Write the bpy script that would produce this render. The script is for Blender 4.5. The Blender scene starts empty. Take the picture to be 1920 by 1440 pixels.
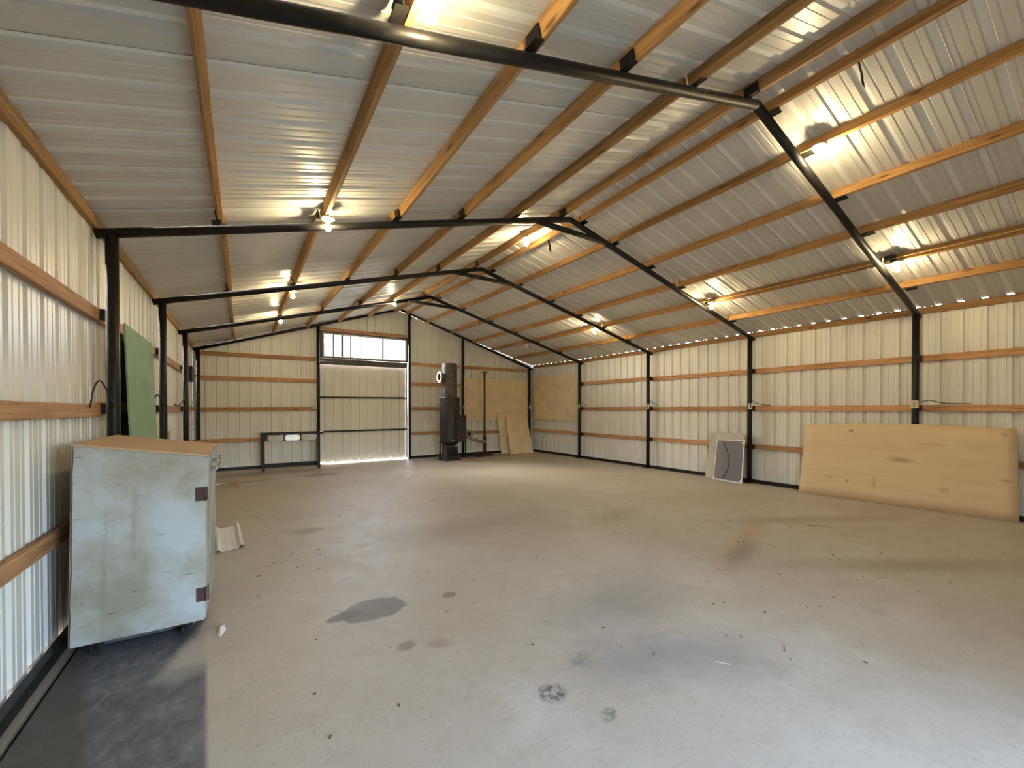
import bpy, bmesh, math, random
from mathutils import Vector, Matrix
random.seed(7)
S = bpy.context.scene
COL = S.collection
V = Vector

# ------------------------------------------------------------------ camera
cam_d = bpy.data.cameras.new('camera')
cam = bpy.data.objects.new('camera', cam_d)
COL.objects.link(cam)
S.camera = cam
FPX, YAW, PITCH, ROLL = 785.73, 0.5556, -0.0087, -0.0013
cam_d.sensor_fit = 'HORIZONTAL'
cam_d.sensor_width = 36.0
cam_d.lens = FPX / 1920 * 36.0
cam_d.shift_x = 16.74 / 1920
cam_d.shift_y = 53.37 / 1920
cam_d.clip_start = 0.02
fwd = V((math.sin(YAW) * math.cos(PITCH), math.cos(YAW) * math.cos(PITCH), math.sin(PITCH)))
rgt = V((math.cos(YAW), -math.sin(YAW), 0))
upv = rgt.cross(fwd)
r2 = rgt * math.cos(ROLL) + upv * math.sin(ROLL)
u2 = -rgt * math.sin(ROLL) + upv * math.cos(ROLL)
M = Matrix((r2, u2, -fwd)).transposed().to_4x4()
M.translation = V((0.8875, 0.2598, 1.4843))
cam.matrix_world = M

# ------------------------------------------------------------------ sky, exposure
SKY_STR = 4.2
LAMP_COL, LAMP_STR = (1.0, 0.78, 0.43), 490.0
world = bpy.data.worlds.new('sky')
S.world = world
world.use_nodes = True
bg = world.node_tree.nodes['Background']
sky = world.node_tree.nodes.new('ShaderNodeTexSky')          # hazy sky, the sun itself veiled, beyond the gable wall
sky.sky_type = 'NISHITA'
sky.sun_disc = False
sky.sun_elevation = math.radians(34)
sky.sun_rotation = math.radians(-32)
sky.air_density = 1.0
sky.dust_density = 3.0
sky.ozone_density = 2.0
world.node_tree.links.new(sky.outputs[0], bg.inputs[0])
bg.inputs[1].default_value = SKY_STR
S.view_settings.view_transform = 'Standard'
S.view_settings.look = 'None'
S.view_settings.exposure = 0.38
S.view_settings.gamma = 1.0
S.view_settings.use_curve_mapping = False
S.cycles.use_denoising = True
S.cycles.use_adaptive_sampling = True
S.cycles.adaptive_threshold = 0.3
S.cycles.adaptive_min_samples = 16
S.cycles.max_bounces = 6
S.cycles.diffuse_bounces = 4
S.cycles.glossy_bounces = 2
S.cycles.sample_clamp_indirect = 8.0
S.cycles.caustics_reflective = False
S.cycles.caustics_refractive = False


def portal(name, loc, rot, sx, sy):
    d = bpy.data.lights.new(name, 'AREA')
    d.shape = 'RECTANGLE'
    d.size, d.size_y = sx, sy
    d.cycles.is_portal = True
    o = bpy.data.objects.new(name, d)
    o.location, o.rotation_euler = loc, rot
    COL.objects.link(o)


# ------------------------------------------------------------------ dimensions (metres)
W = 9.5105                                   # left column line x = 0, right column line x = W
FY = [12.338, 9.827, 7.282, 4.793, 2.300, -0.20]      # frame lines, far to near
DYR = [0.03, -0.044, -0.019, -0.008, 0.052, 0.0]
DYP = [-0.087, 0.075, 0.051, -0.011, -0.036, 0.0]
HL = [2.9] * 6
HR = [2.914, 2.883, 2.892, 2.910, 2.909, 2.9]
PK = [4.397, 4.214, 4.167, 4.140, 4.192, 4.20]        # ridge joint height of each frame
PX = 4.794
PKR = [4.25] + PK[1:]                                 # ridge height that the purlins follow
RC, RR = 0.043, 0.039                                 # pipe radii: column, rafter
PH, PW = 0.10, 0.040                                  # purlin depth, thickness
XL, XR = -0.118, W + 0.165                            # wall sheet planes
YB, YN = 12.338 + 0.105, -0.36                        # far and near wall sheet planes
OPEN = (1.60, 3.90, 2.02)                             # the open near doorway: x0, x1, top

portal('doorway_portal', ((OPEN[0] + OPEN[1]) / 2, YN - 0.05, OPEN[2] / 2), (math.radians(90), 0, 0), OPEN[1] - OPEN[0], OPEN[2])
portal('window_portal', (3.9, 12.62, 3.23), (math.radians(-90), 0, 0), 2.4, 0.68)


def lerp(a, b, t):
    return a + (b - a) * t


def at_y(tab, y):
    if y >= FY[0]:
        return tab[0]
    for i in range(5):
        if FY[i] >= y >= FY[i + 1]:
            return lerp(tab[i], tab[i + 1], (FY[i] - y) / (FY[i] - FY[i + 1]))
    return tab[5]


def zraf(x, y):
    """height of the rafter axis line the roof follows"""
    zp = at_y(PKR, y)
    if x < PX:
        e = at_y(HL, y)
        return e + (zp - e) * x / PX
    e = at_y(HR, y)
    return e + (zp - e) * (W - x) / (W - PX)


ROOF_UP = RR + PH + 0.012


def zroof(x, y):
    return zraf(x, y) + ROOF_UP


# ------------------------------------------------------------------ materials
MATS = {}


class NT:
    def __init__(self, name):
        self.m = bpy.data.materials.new(name)
        self.m.use_nodes = True
        self.t = self.m.node_tree
        self.b = self.t.nodes['Principled BSDF']
        self.out = self.t.nodes['Material Output']
        MATS[name] = self.m

    def n(self, typ, **kw):
        nd = self.t.nodes.new(typ)
        for k, v in kw.items():
            setattr(nd, k, v)
        return nd

    def l(self, a, b):
        self.t.links.new(a, b)

    def coord(self, kind='Object', scale=(1, 1, 1), loc=(0, 0, 0), rand=False):
        c = self.n('ShaderNodeTexCoord')
        m = self.n('ShaderNodeMapping')
        m.inputs['Scale'].default_value = scale
        m.inputs['Location'].default_value = loc
        self.l(c.outputs[kind], m.inputs['Vector'])
        if rand:
            oi = self.n('ShaderNodeObjectInfo')
            mu = self.n('ShaderNodeMath', operation='MULTIPLY')
            self.l(oi.outputs['Random'], mu.inputs[0])
            mu.inputs[1].default_value = 57.0
            ad = self.n('ShaderNodeVectorMath', operation='ADD')
            self.l(m.outputs[0], ad.inputs[0])
            self.l(mu.outputs[0], ad.inputs[1])
            return ad.outputs[0]
        return m.outputs[0]

    def noise(self, vec, scale, detail=4, rough=0.55, dist=0.0):
        nd = self.n('ShaderNodeTexNoise')
        nd.inputs['Scale'].default_value = scale
        nd.inputs['Detail'].default_value = detail
        nd.inputs['Roughness'].default_value = rough
        nd.inputs['Distortion'].default_value = dist
        self.l(vec, nd.inputs['Vector'])
        return nd.outputs['Fac']

    def ramp(self, fac, stops):
        r = self.n('ShaderNodeValToRGB')
        els = r.color_ramp.elements
        while len(els) < len(stops):
            els.new(0.5)
        for e, (p, c) in zip(els, stops):
            e.position = p
            e.color = (*c, 1) if len(c) == 3 else c
        self.l(fac, r.inputs['Fac'])
        return r.outputs['Color']

    def rng(self, fac, a, b, c=0.0, d=1.0):
        r = self.n('ShaderNodeMapRange')
        r.inputs[1].default_value, r.inputs[2].default_value = a, b
        r.inputs[3].default_value, r.inputs[4].default_value = c, d
        self.l(fac, r.inputs[0])
        return r.outputs[0]

    def mix(self, fac, a, b, mode='MIX'):
        x = self.n('ShaderNodeMix', data_type='RGBA', blend_type=mode)
        for i, v in ((0, fac), (6, a), (7, b)):
            if hasattr(v, 'links') or isinstance(v, bpy.types.NodeSocket):
                self.l(v, x.inputs[i])
            elif i == 0:
                x.inputs[0].default_value = v
            else:
                x.inputs[i].default_value = (*v, 1)
        return x.outputs[2]

    def math(self, op, a, b=None):
        m = self.n('ShaderNodeMath', operation=op)
        for i, v in ((0, a), (1, b)):
            if v is None:
                continue
            if isinstance(v, bpy.types.NodeSocket):
                self.l(v, m.inputs[i])
            else:
                m.inputs[i].default_value = v
        return m.outputs[0]

    def rand(self):
        return self.n('ShaderNodeObjectInfo').outputs['Random']

    def set(self, col=None, rough=None, metal=None, spec=None):
        for k, v in (('Base Color', col), ('Roughness', rough), ('Metallic', metal), ('Specular IOR Level', spec)):
            if v is None:
                continue
            if isinstance(v, bpy.types.NodeSocket):
                self.l(v, self.b.inputs[k])
            else:
                self.b.inputs[k].default_value = (*v, 1) if isinstance(v, tuple) else v
        return self

    def bump(self, h, strength=0.2, dist=0.01):
        b = self.n('ShaderNodeBump')
        b.inputs['Strength'].default_value = strength
        b.inputs['Distance'].default_value = dist
        self.l(h, b.inputs['Height'])
        self.l(b.outputs[0], self.b.inputs['Normal'])
        return self


def flat(name, col, rough=0.6, metal=0.0, var=0.12, scale=9.0):
    t = NT(name)
    f = t.noise(t.coord(rand=True), scale, 5)
    dark = tuple(c * (1 - var) for c in col)
    lite = tuple(min(1, c * (1 + var)) for c in col)
    t.set(t.ramp(f, [(0.3, dark), (0.7, lite)]), rough, metal)
    return t


def wood(name, dark, mid, lite, grain=1.0, rough=0.72):
    """lumber: grain along the object's own X axis, knots, a tone of its own for each piece"""
    t = NT(name)
    v = t.coord(scale=(0.5, 14, 14), rand=True)
    g = t.noise(v, 2.2 * grain, 4, 0.6, 1.6)
    c = t.ramp(g, [(0.25, dark), (0.5, mid), (0.75, lite)])
    v2 = t.coord(scale=(2.2, 7, 7), rand=True)
    vo = t.n('ShaderNodeTexVoronoi')
    vo.inputs['Scale'].default_value = 1.0
    t.l(v2, vo.inputs['Vector'])
    k = t.rng(vo.outputs['Distance'], 0.07, 0.16, 1.0, 0.0)
    c = t.mix(t.math('MULTIPLY', k, 0.75), c, tuple(x * 0.35 for x in dark))
    w = t.noise(t.coord(scale=(0.8, 3, 3), rand=True), 1.3, 3)
    c = t.mix(t.rng(w, 0.52, 0.8, 0, 0.55), c, tuple(x * 0.7 for x in dark))
    tone = t.rng(t.rand(), 0, 1, 0.68, 1.22)
    cc = t.n('ShaderNodeCombineColor')
    for i in range(3):
        t.l(tone, cc.inputs[i])
    c = t.mix(1.0, c, cc.outputs[0], 'MULTIPLY')
    t.set(c, rough)
    t.bump(g, 0.25, 0.004)
    return t


# painted steel sheet, pale inside face
def sheet_mat(name, base, specks=True):
    t = NT(name)
    f = t.noise(t.coord('Object', scale=(1, 1, 1)), 1.4, 2)
    c = t.ramp(f, [(0.3, tuple(x * 0.93 for x in base)), (0.7, base)])
    if specks:
        sp = t.noise(t.coord('Object'), 34, 2, 0.5)
        c = t.mix(t.rng(sp, 0.71, 0.77, 0, 0.4), c, (0.20, 0.16, 0.11))
    tone = t.rng(t.rand(), 0, 1, 0.93, 1.05)
    cc = t.n('ShaderNodeCombineColor')
    for i in range(3):
        t.l(tone, cc.inputs[i])
    c = t.mix(1.0, c, cc.outputs[0], 'MULTIPLY')
    t.set(c, 0.36)
    t.b.inputs['Specular IOR Level'].default_value = 0.5
    return t


sheet_mat('wall_paint', (0.80, 0.785, 0.735))
sheet_mat('roof_paint', (0.70, 0.69, 0.65), False)
sheet_mat('roof_rib_lit', (0.90, 0.91, 0.89), False)  # light caught by the rib tops, painted in as a brighter tone
wood('lumber_purlin', (0.24, 0.115, 0.035), (0.47, 0.255, 0.085), (0.62, 0.37, 0.15))
wood('lumber_girt', (0.27, 0.125, 0.05), (0.52, 0.275, 0.125), (0.66, 0.38, 0.19))
wood('board_dull', (0.30, 0.20, 0.09), (0.42, 0.30, 0.15), (0.5, 0.37, 0.2))

t = NT('black_steel')
f = t.noise(t.coord(rand=True), 16, 5)
t.set(t.ramp(f, [(0.35, (0.006, 0.006, 0.006)), (0.62, (0.012, 0.011, 0.010)), (0.8, (0.045, 0.036, 0.025))]), t.rng(f, 0.3, 0.7, 0.36, 0.55), None, 0.32)
t.bump(f, 0.08, 0.004)
t = NT('rusty_steel')
f = t.noise(t.coord(rand=True), 12, 6)
t.set(t.ramp(f, [(0.3, (0.03, 0.014, 0.010)), (0.6, (0.10, 0.038, 0.018)), (0.8, (0.2, 0.08, 0.035))]), 0.75, 0.2)
t = NT('stove_steel')
f = t.noise(t.coord(scale=(1, 1, 0.6)), 7, 7, 0.65)
t.set(t.ramp(f, [(0.3, (0.018, 0.016, 0.018)), (0.6, (0.035, 0.029, 0.03)), (0.8, (0.075, 0.05, 0.04))]), 0.5, 0.2)
t.bump(f, 0.15, 0.006)
t = NT('tank_steel')
f = t.noise(t.coord(scale=(1, 1, 0.7)), 11, 7, 0.7)
t.set(t.ramp(f, [(0.35, (0.04, 0.036, 0.036)), (0.55, (0.11, 0.095, 0.09)), (0.7, (0.16, 0.085, 0.05)), (0.85, (0.3, 0.28, 0.27))]), 0.55, 0.35)
t.bump(f, 0.2, 0.006)
flat('galvanised', (0.55, 0.54, 0.5), 0.35, 0.8)
flat('dull_metal', (0.36, 0.33, 0.27), 0.45, 0.6)
flat('white_plastic', (0.75, 0.73, 0.68), 0.45, 0, 0.04)
flat('ivory_plastic', (0.62, 0.56, 0.42), 0.45, 0, 0.04)
flat('dark_slot', (0.02, 0.02, 0.02), 0.6)
flat('porcelain', (0.82, 0.80, 0.74), 0.25, 0, 0.03)
flat('white_trim', (0.72, 0.72, 0.70), 0.4, 0, 0.05)
flat('sash_grey', (0.16, 0.17, 0.18), 0.5)
flat('grey_board', (0.085, 0.075, 0.072), 0.6, 0, 0.25)
flat('dark_gap_sheet', (0.006, 0.006, 0.006), 0.8)
flat('black_strap', (0.02, 0.014, 0.011), 0.8, 0, 0.4)
flat('cable_yellow', (0.62, 0.42, 0.16), 0.5)
flat('cable_black', (0.015, 0.014, 0.013), 0.5)
flat('hardboard', (0.80, 0.66, 0.43), 0.6, 0, 0.10, 3.0)
flat('hardboard_grey', (0.52, 0.485, 0.43), 0.7, 0, 0.10, 3.0)
flat('hinge_steel', (0.075, 0.035, 0.03), 0.6, 0.3, 0.3)
flat('paper', (0.75, 0.73, 0.7), 0.8)
flat('cabinet_top', (0.50, 0.34, 0.20), 0.7, 0, 0.06, 2.5)
flat('debris', (0.10, 0.065, 0.035), 0.9, 0, 0.6, 40)
flat('straw', (0.45, 0.36, 0.2), 0.9, 0, 0.3)

t = NT('green_board')
f = t.noise(t.coord(), 3.0, 4)
c = t.ramp(f, [(0.3, (0.17, 0.30, 0.17)), (0.7, (0.25, 0.37, 0.22))])
sp = t.noise(t.coord(), 15, 3)
t.set(t.mix(t.rng(sp, 0.68, 0.76, 0, 0.6), c, (0.42, 0.48, 0.36)), 0.75)

t = NT('plywood')
v = t.coord(scale=(1, 0.28, 2.2))
g = t.noise(v, 2.6, 6, 0.6, 1.0)
c = t.ramp(g, [(0.25, (0.66, 0.475, 0.27)), (0.55, (0.72, 0.535, 0.32)), (0.8, (0.76, 0.585, 0.365))])
pv = t.coord()
sx_ = t.n('ShaderNodeSeparateXYZ')
t.l(pv, sx_.inputs[0])
kn = t.noise(pv, 9, 4)
for ky, kz, ry, rz, am in ((0.531, 1.122, 0.035, 0.022, 0.85), (-0.09, 0.70, 0.15, 0.045, 0.5), (0.56, 0.292, 0.022, 0.022, 0.7), (0.22, 0.32, 0.03, 0.12, 0.25),
                           (-1.12, 0.529, 0.07, 0.02, 0.45), (0.79, 0.33, 0.09, 0.03, 0.3), (-0.55, 0.32, 0.06, 0.05, 0.3), (-1.1, 1.137, 0.03, 0.03, 0.4), (-0.4, 0.95, 0.18, 0.03, 0.2)):
    dy_ = t.math('DIVIDE', t.math('SUBTRACT', sx_.outputs[1], ky), ry)
    dz_ = t.math('DIVIDE', t.math('SUBTRACT', sx_.outputs[2], kz), rz)
    dd_ = t.math('SQRT', t.math('ADD', t.math('MULTIPLY', dy_, dy_), t.math('MULTIPLY', dz_, dz_)))
    dd_ = t.math('ADD', dd_, t.math('MULTIPLY', t.math('SUBTRACT', kn, 0.5), 1.2))
    c = t.mix(t.rng(dd_, 0.3, 1.3, am, 0.0), c, (0.22, 0.11, 0.045))
t.set(c, 0.6)
t.bump(g, 0.05, 0.003)

# peeling pale-blue painted plywood of the cabinet
t = NT('worn_paint')
v = t.coord()
big = t.noise(t.coord(loc=(3.1, 0, 1.7)), 2.3, 5, 0.6)
c = t.ramp(big, [(0.36, (0.30, 0.275, 0.21)), (0.50, (0.40, 0.39, 0.35)), (0.62, (0.47, 0.50, 0.51))])
st = t.noise(t.coord(scale=(7, 7, 0.5)), 1.6, 4)
c = t.mix(t.rng(st, 0.60, 0.74, 0, 0.5), c, (0.27, 0.22, 0.15))
ln = t.noise(t.coord(scale=(1.6, 1.6, 16)), 5.0, 4, 0.6)
c = t.mix(t.rng(ln, 0.625, 0.69, 0, 0.75), c, (0.15, 0.12, 0.09))
ck = t.noise(t.coord(scale=(4, 4, 9)), 7.0, 5, 0.7)
c = t.mix(t.rng(ck, 0.655, 0.71, 0, 0.85), c, (0.05, 0.045, 0.04))
t.set(c, 0.7)
t.bump(ck, 0.25, 0.004)

t = NT('worn_edge')
g = t.noise(t.coord(scale=(4, 4, 1)), 6, 5)
t.set(t.ramp(g, [(0.3, (0.22, 0.17, 0.13)), (0.7, (0.42, 0.36, 0.30))]), 0.8)

t = NT('bulb_glow')
t.t.nodes.remove(t.b)
em = t.n('ShaderNodeEmission')
em.inputs[0].default_value = (*LAMP_COL, 1)
em.inputs[1].default_value = LAMP_STR
t.l(em.outputs[0], t.out.inputs[0])
flat('bulb_off', (0.8, 0.79, 0.75), 0.2, 0, 0.02)

t = NT('window_glass')
tr = t.n('ShaderNodeBsdfTransparent')
tr.inputs[0].default_value = (0.93, 0.95, 0.95, 1)
gl = t.n('ShaderNodeBsdfGlossy')
gl.inputs['Roughness'].default_value = 0.05
mx = t.n('ShaderNodeMixShader')
mx.inputs[0].default_value = 0.06
t.l(tr.outputs[0], mx.inputs[1])
t.l(gl.outputs[0], mx.inputs[2])
t.l(mx.outputs[0], t.out.inputs[0])

t = NT('insect_mesh')
t.set((0.20, 0.20, 0.225), 0.8)
tr = t.n('ShaderNodeBsdfTransparent')
mx = t.n('ShaderNodeMixShader')
mx.inputs[0].default_value = 0.8
t.l(tr.outputs[0], mx.inputs[1])
t.l(t.b.outputs[0], mx.inputs[2])
t.l(mx.outputs[0], t.out.inputs[0])

# ground outside
t = NT('yard')
f = t.noise(t.coord(), 1.5, 6)
t.set(t.ramp(f, [(0.35, (0.16, 0.15, 0.09)), (0.65, (0.30, 0.27, 0.20))]), 0.95)

# concrete with stains of its own
t = NT('concrete')
pos = t.coord('Object')
n1 = t.noise(pos, 0.55, 3, 0.6)
n2 = t.noise(pos, 3.2, 5, 0.68)
n3 = t.noise(pos, 42, 2, 0.7)
c = t.ramp(n1, [(0.30, (0.48, 0.42, 0.345)), (0.5, (0.545, 0.50, 0.435)), (0.68, (0.585, 0.555, 0.51))])
c = t.mix(t.rng(n2, 0.3, 0.72, 0.0, 0.8), t.mix(0.5, c, (0.42, 0.36, 0.29)), c)
n4 = t.noise(t.coord('Object', scale=(1.0, 1.3, 1)), 3.4, 6, 0.78, 0.25)
c = t.mix(t.rng(n4, 0.50, 0.70, 0.0, 0.42), c, (0.35, 0.30, 0.24))
n5 = t.noise(t.coord('Object', loc=(7, 3, 0)), 1.3, 6, 0.75, 0.2)
c = t.mix(t.rng(n5, 0.55, 0.75, 0.0, 0.5), c, (0.66, 0.64, 0.60))
c = t.mix(t.rng(n3, 0.56, 0.78, 0, 0.45), c, (0.22, 0.19, 0.15))
sxyz = t.n('ShaderNodeSeparateXYZ')
t.l(pos, sxyz.inputs[0])
PXs, PYs = sxyz.outputs[0], sxyz.outputs[1]
edge = t.noise(pos, 7.0, 4, 0.7)
fine = t.noise(pos, 26.0, 2, 0.7)


def stain(c, cx, cy, rx, ry, ang, col, amt, soft=0.12, wob=0.55, blot=0.0):
    mp = t.n('ShaderNodeMapping', vector_type='TEXTURE')
    mp.inputs['Location'].default_value = (cx, cy, 0)
    mp.inputs['Rotation'].default_value = (0, 0, ang)
    mp.inputs['Scale'].default_value = (rx, ry, 1)
    t.l(pos, mp.inputs['Vector'])
    ln_ = t.n('ShaderNodeVectorMath', operation='LENGTH')
    t.l(mp.outputs[0], ln_.inputs[0])
    ma = t.n('ShaderNodeMath', operation='MULTIPLY_ADD')
    t.l(edge, ma.inputs[0])
    ma.inputs[1].default_value = wob * 2
    t.l(ln_.outputs['Value'], ma.inputs[2])
    m = t.rng(ma.outputs[0], 1.0 - soft + wob, 1.0 + soft + wob, amt, 0.0)
    if blot:
        m = t.math('MULTIPLY', m, t.rng(fine, 0.5 - blot, 0.5 + blot, 0.15, 1.0))
    return t.mix(m, c, col)


DK = (0.17, 0.135, 0.115)
c = stain(c, 1.70, 3.40, 0.24, 0.17, 0.1, DK, 0.85, 0.08, 0.35)
c = stain(c, 1.50, 3.40, 0.13, 0.06, 0.25, DK, 0.8, 0.1, 0.35)
c = stain(c, 2.28, 3.32, 0.055, 0.05, 0.0, DK, 0.7, 0.2, 0.3)
c = stain(c, 1.75, 2.80, 0.06, 0.05, 0.6, DK, 0.6, 0.3, 0.3)
c = stain(c, 1.93, 2.72, 0.08, 0.05, -0.6, (0.27, 0.2, 0.17), 0.5, 0.4, 0.3)
c = stain(c, 2.256, 1.968, 0.075, 0.07, 0.3, (0.09, 0.085, 0.09), 0.9, 0.2, 0.5, 0.12)
c = stain(c, 2.39, 1.71, 0.05, 0.035, 0.3, (0.13, 0.125, 0.13), 0.8, 0.3, 0.5, 0.12)
c = stain(c, 2.587, 2.119, 0.08, 0.05, 0.3, (0.15, 0.145, 0.15), 0.7, 0.4, 0.5, 0.12)
c = stain(c, 5.75, 2.85, 0.85, 0.10, 0.30, (0.45, 0.25, 0.09), 0.42, 0.9, 0.5)
c = stain(c, 5.25, 2.62, 0.45, 0.09, 0.30, (0.23, 0.19, 0.17), 0.6, 0.7, 0.5)
c = stain(c, 2.36, 10.5, 0.42, 0.22, 0.1, (0.18, 0.145, 0.11), 0.7, 0.4, 0.4)
c = stain(c, 1.54, 5.85, 0.16, 0.14, 0.1, (0.24, 0.18, 0.12), 0.6, 0.4, 0.4)
c = stain(c, 5.3, 4.4, 0.5, 0.22, 0.3, (0.22, 0.16, 0.10), 0.6, 0.6, 0.7, 0.2)
c = stain(c, 3.3, 5.0, 1.0, 0.35, 0.1, (0.26, 0.21, 0.16), 0.45, 0.7, 0.5)
c = stain(c, 3.35, 2.55, 0.55, 0.32, 0.35, (0.25, 0.24, 0.235), 0.55, 0.7, 0.6)
c = stain(c, 2.85, 1.95, 0.35, 0.20, -0.2, (0.23, 0.225, 0.23), 0.55, 0.6, 0.6)
c = stain(c, 3.3, 1.75, 0.30, 0.22, -0.4, (0.25, 0.25, 0.265), 0.5, 0.7, 0.6)
c = stain(c, 6.2, 1.6, 0.9, 0.16, -0.55, (0.23, 0.17, 0.11), 0.5, 0.7, 0.5)
c = stain(c, 7.2, 2.9, 1.0, 0.14, -0.5, (0.25, 0.185, 0.12), 0.5, 0.7, 0.5)
c = stain(c, 1.2, 11.4, 1.6, 0.35, 0.0, (0.13, 0.095, 0.055), 0.6, 0.6, 0.5)
c = stain(c, 1.0, 10.3, 0.5, 0.12, 0.1, (0.16, 0.12, 0.07), 0.7, 0.5, 0.6)
c = stain(c, 7.2, 11.7, 1.4, 0.28, 0.0, (0.14, 0.10, 0.06), 0.7, 0.6, 0.5)
c = stain(c, 0.75, 9.0, 1.3, 1.8, 0.0, (0.40, 0.29, 0.13), 0.5, 0.8, 0.5)
# dark patch painted into the slab colour between cabinet and doorway
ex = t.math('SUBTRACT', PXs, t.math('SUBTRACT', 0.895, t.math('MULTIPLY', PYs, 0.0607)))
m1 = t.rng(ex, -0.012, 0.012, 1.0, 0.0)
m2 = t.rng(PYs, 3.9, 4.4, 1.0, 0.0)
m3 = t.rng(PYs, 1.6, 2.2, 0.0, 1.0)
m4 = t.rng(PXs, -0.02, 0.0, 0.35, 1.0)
# bare corner left of the dark patch next to the cabinet: above the line (0.477, 3.31) - (0.626, 3.83)
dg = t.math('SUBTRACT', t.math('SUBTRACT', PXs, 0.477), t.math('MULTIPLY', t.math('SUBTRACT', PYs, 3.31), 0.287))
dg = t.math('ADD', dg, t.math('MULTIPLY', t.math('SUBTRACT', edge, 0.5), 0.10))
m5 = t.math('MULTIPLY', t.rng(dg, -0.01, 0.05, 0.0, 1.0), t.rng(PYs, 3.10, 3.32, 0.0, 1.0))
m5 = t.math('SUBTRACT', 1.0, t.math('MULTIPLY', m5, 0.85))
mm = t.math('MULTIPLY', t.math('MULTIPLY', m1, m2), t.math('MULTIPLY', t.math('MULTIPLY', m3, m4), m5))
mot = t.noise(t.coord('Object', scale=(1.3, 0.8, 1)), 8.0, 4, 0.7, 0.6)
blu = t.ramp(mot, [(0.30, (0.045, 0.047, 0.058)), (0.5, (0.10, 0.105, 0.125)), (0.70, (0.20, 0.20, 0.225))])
brn = t.ramp(mot, [(0.3, (0.040, 0.035, 0.031)), (0.7, (0.085, 0.074, 0.064))])  # wall side: brown shadow tone put into the slab colour
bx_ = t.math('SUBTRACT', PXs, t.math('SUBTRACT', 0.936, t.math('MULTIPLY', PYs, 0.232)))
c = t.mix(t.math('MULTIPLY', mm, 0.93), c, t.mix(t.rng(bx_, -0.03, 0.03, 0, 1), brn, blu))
t.set(c, t.rng(n2, 0.3, 0.7, 0.42, 0.6))
hh = t.math('ADD', n3, t.math('MULTIPLY', n2, 2.0))
t.bump(hh, 0.18, 0.004)

# ------------------------------------------------------------------ geometry helpers


def tag(o, label=None, cat=None, group=None, kind=None):
    if label:
        o['label'] = label
    if cat:
        o['category'] = cat
    if group:
        o['group'] = group
    if kind:
        o['kind'] = kind
    return o


def thing(name, loc, label, cat, group=None, kind=None):
    o = bpy.data.objects.new(name, None)
    o.empty_display_size = 0.2
    o.location = loc
    COL.objects.link(o)
    return tag(o, label, cat, group, kind)


def base_of(p):
    m = Matrix.Translation(-p.location)
    return m


def link(o, mat, parent):
    if mat is not None and len(o.data.materials) == 0:
        o.data.materials.append(MATS[mat])
    COL.objects.link(o)
    if parent is not None:
        o.parent = parent
        # objects are placed in world space; take the ancestors' offsets out again
        off = V((0, 0, 0))
        p = parent
        if p.type == 'EMPTY':
            o.matrix_parent_inverse = Matrix.Translation(-p.location)
        else:
            mw = p.matrix_basis.copy()
            if p.parent is not None:
                mw = Matrix.Translation(p.parent.location) @ p.matrix_parent_inverse @ p.matrix_basis
            o.matrix_parent_inverse = mw.inverted()
    return o


def mesh(name, verts, faces, mat, parent=None, smooth=False, loc=None, origin=None):
    """verts in world space; origin = where the object's own origin goes"""
    org = V(origin) if origin is not None else V((0, 0, 0))
    me = bpy.data.meshes.new(name)
    me.from_pydata([tuple(V(v) - org) for v in verts], [], faces)
    me.update()
    if smooth:
        for p in me.polygons:
            p.use_smooth = True
    o = bpy.data.objects.new(name, me)
    o.location = org
    return link(o, mat, parent)


BOX_F = [(0, 3, 2, 1), (4, 5, 6, 7), (0, 1, 5, 4), (1, 2, 6, 5), (2, 3, 7, 6), (3, 0, 4, 7)]
CACHE = {}


def bmesh_obj(name, bm, mat, parent=None, smooth=False, origin=None):
    bmesh.ops.recalc_face_normals(bm, faces=bm.faces)
    if origin is not None:
        bmesh.ops.translate(bm, vec=-V(origin), verts=bm.verts)
    me = bpy.data.meshes.new(name)
    bm.to_mesh(me)
    bm.free()
    if smooth:
        for p in me.polygons:
            p.use_smooth = True
    o = bpy.data.objects.new(name, me)
    if origin is not None:
        o.location = origin
    return link(o, mat, parent)


def add_box(bm, c, d, rot=None, bev=0.0):
    r = bmesh.ops.create_cube(bm, size=1.0)
    m = Matrix.Translation(V(c)) @ (rot.to_4x4() if rot is not None else Matrix()) @ Matrix.Diagonal((d[0], d[1], d[2], 1))
    bmesh.ops.transform(bm, matrix=m, verts=r['verts'])
    if bev:
        es = list({e for v in r['verts'] for e in v.link_edges})
        bmesh.ops.bevel(bm, geom=es, offset=bev, segments=1, affect='EDGES')


def box(name, c, d, mat, parent=None, rot=None, bev=0.0):
    bm = bmesh.new()
    add_box(bm, (0, 0, 0), d, None, bev)
    me = bpy.data.meshes.new(name)
    bmesh.ops.recalc_face_normals(bm, faces=bm.faces)
    bm.to_mesh(me)
    bm.free()
    o = bpy.data.objects.new(name, me)
    o.matrix_basis = Matrix.Translation(V(c)) @ (rot.to_4x4() if rot is not None else Matrix())
    return link(o, mat, parent)


def frame_mat(A, B, up):
    x = (V(B) - V(A)).normalized()
    y = V(up).cross(x).normalized()
    z = x.cross(y)
    return Matrix((x, y, z)).transposed()


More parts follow.
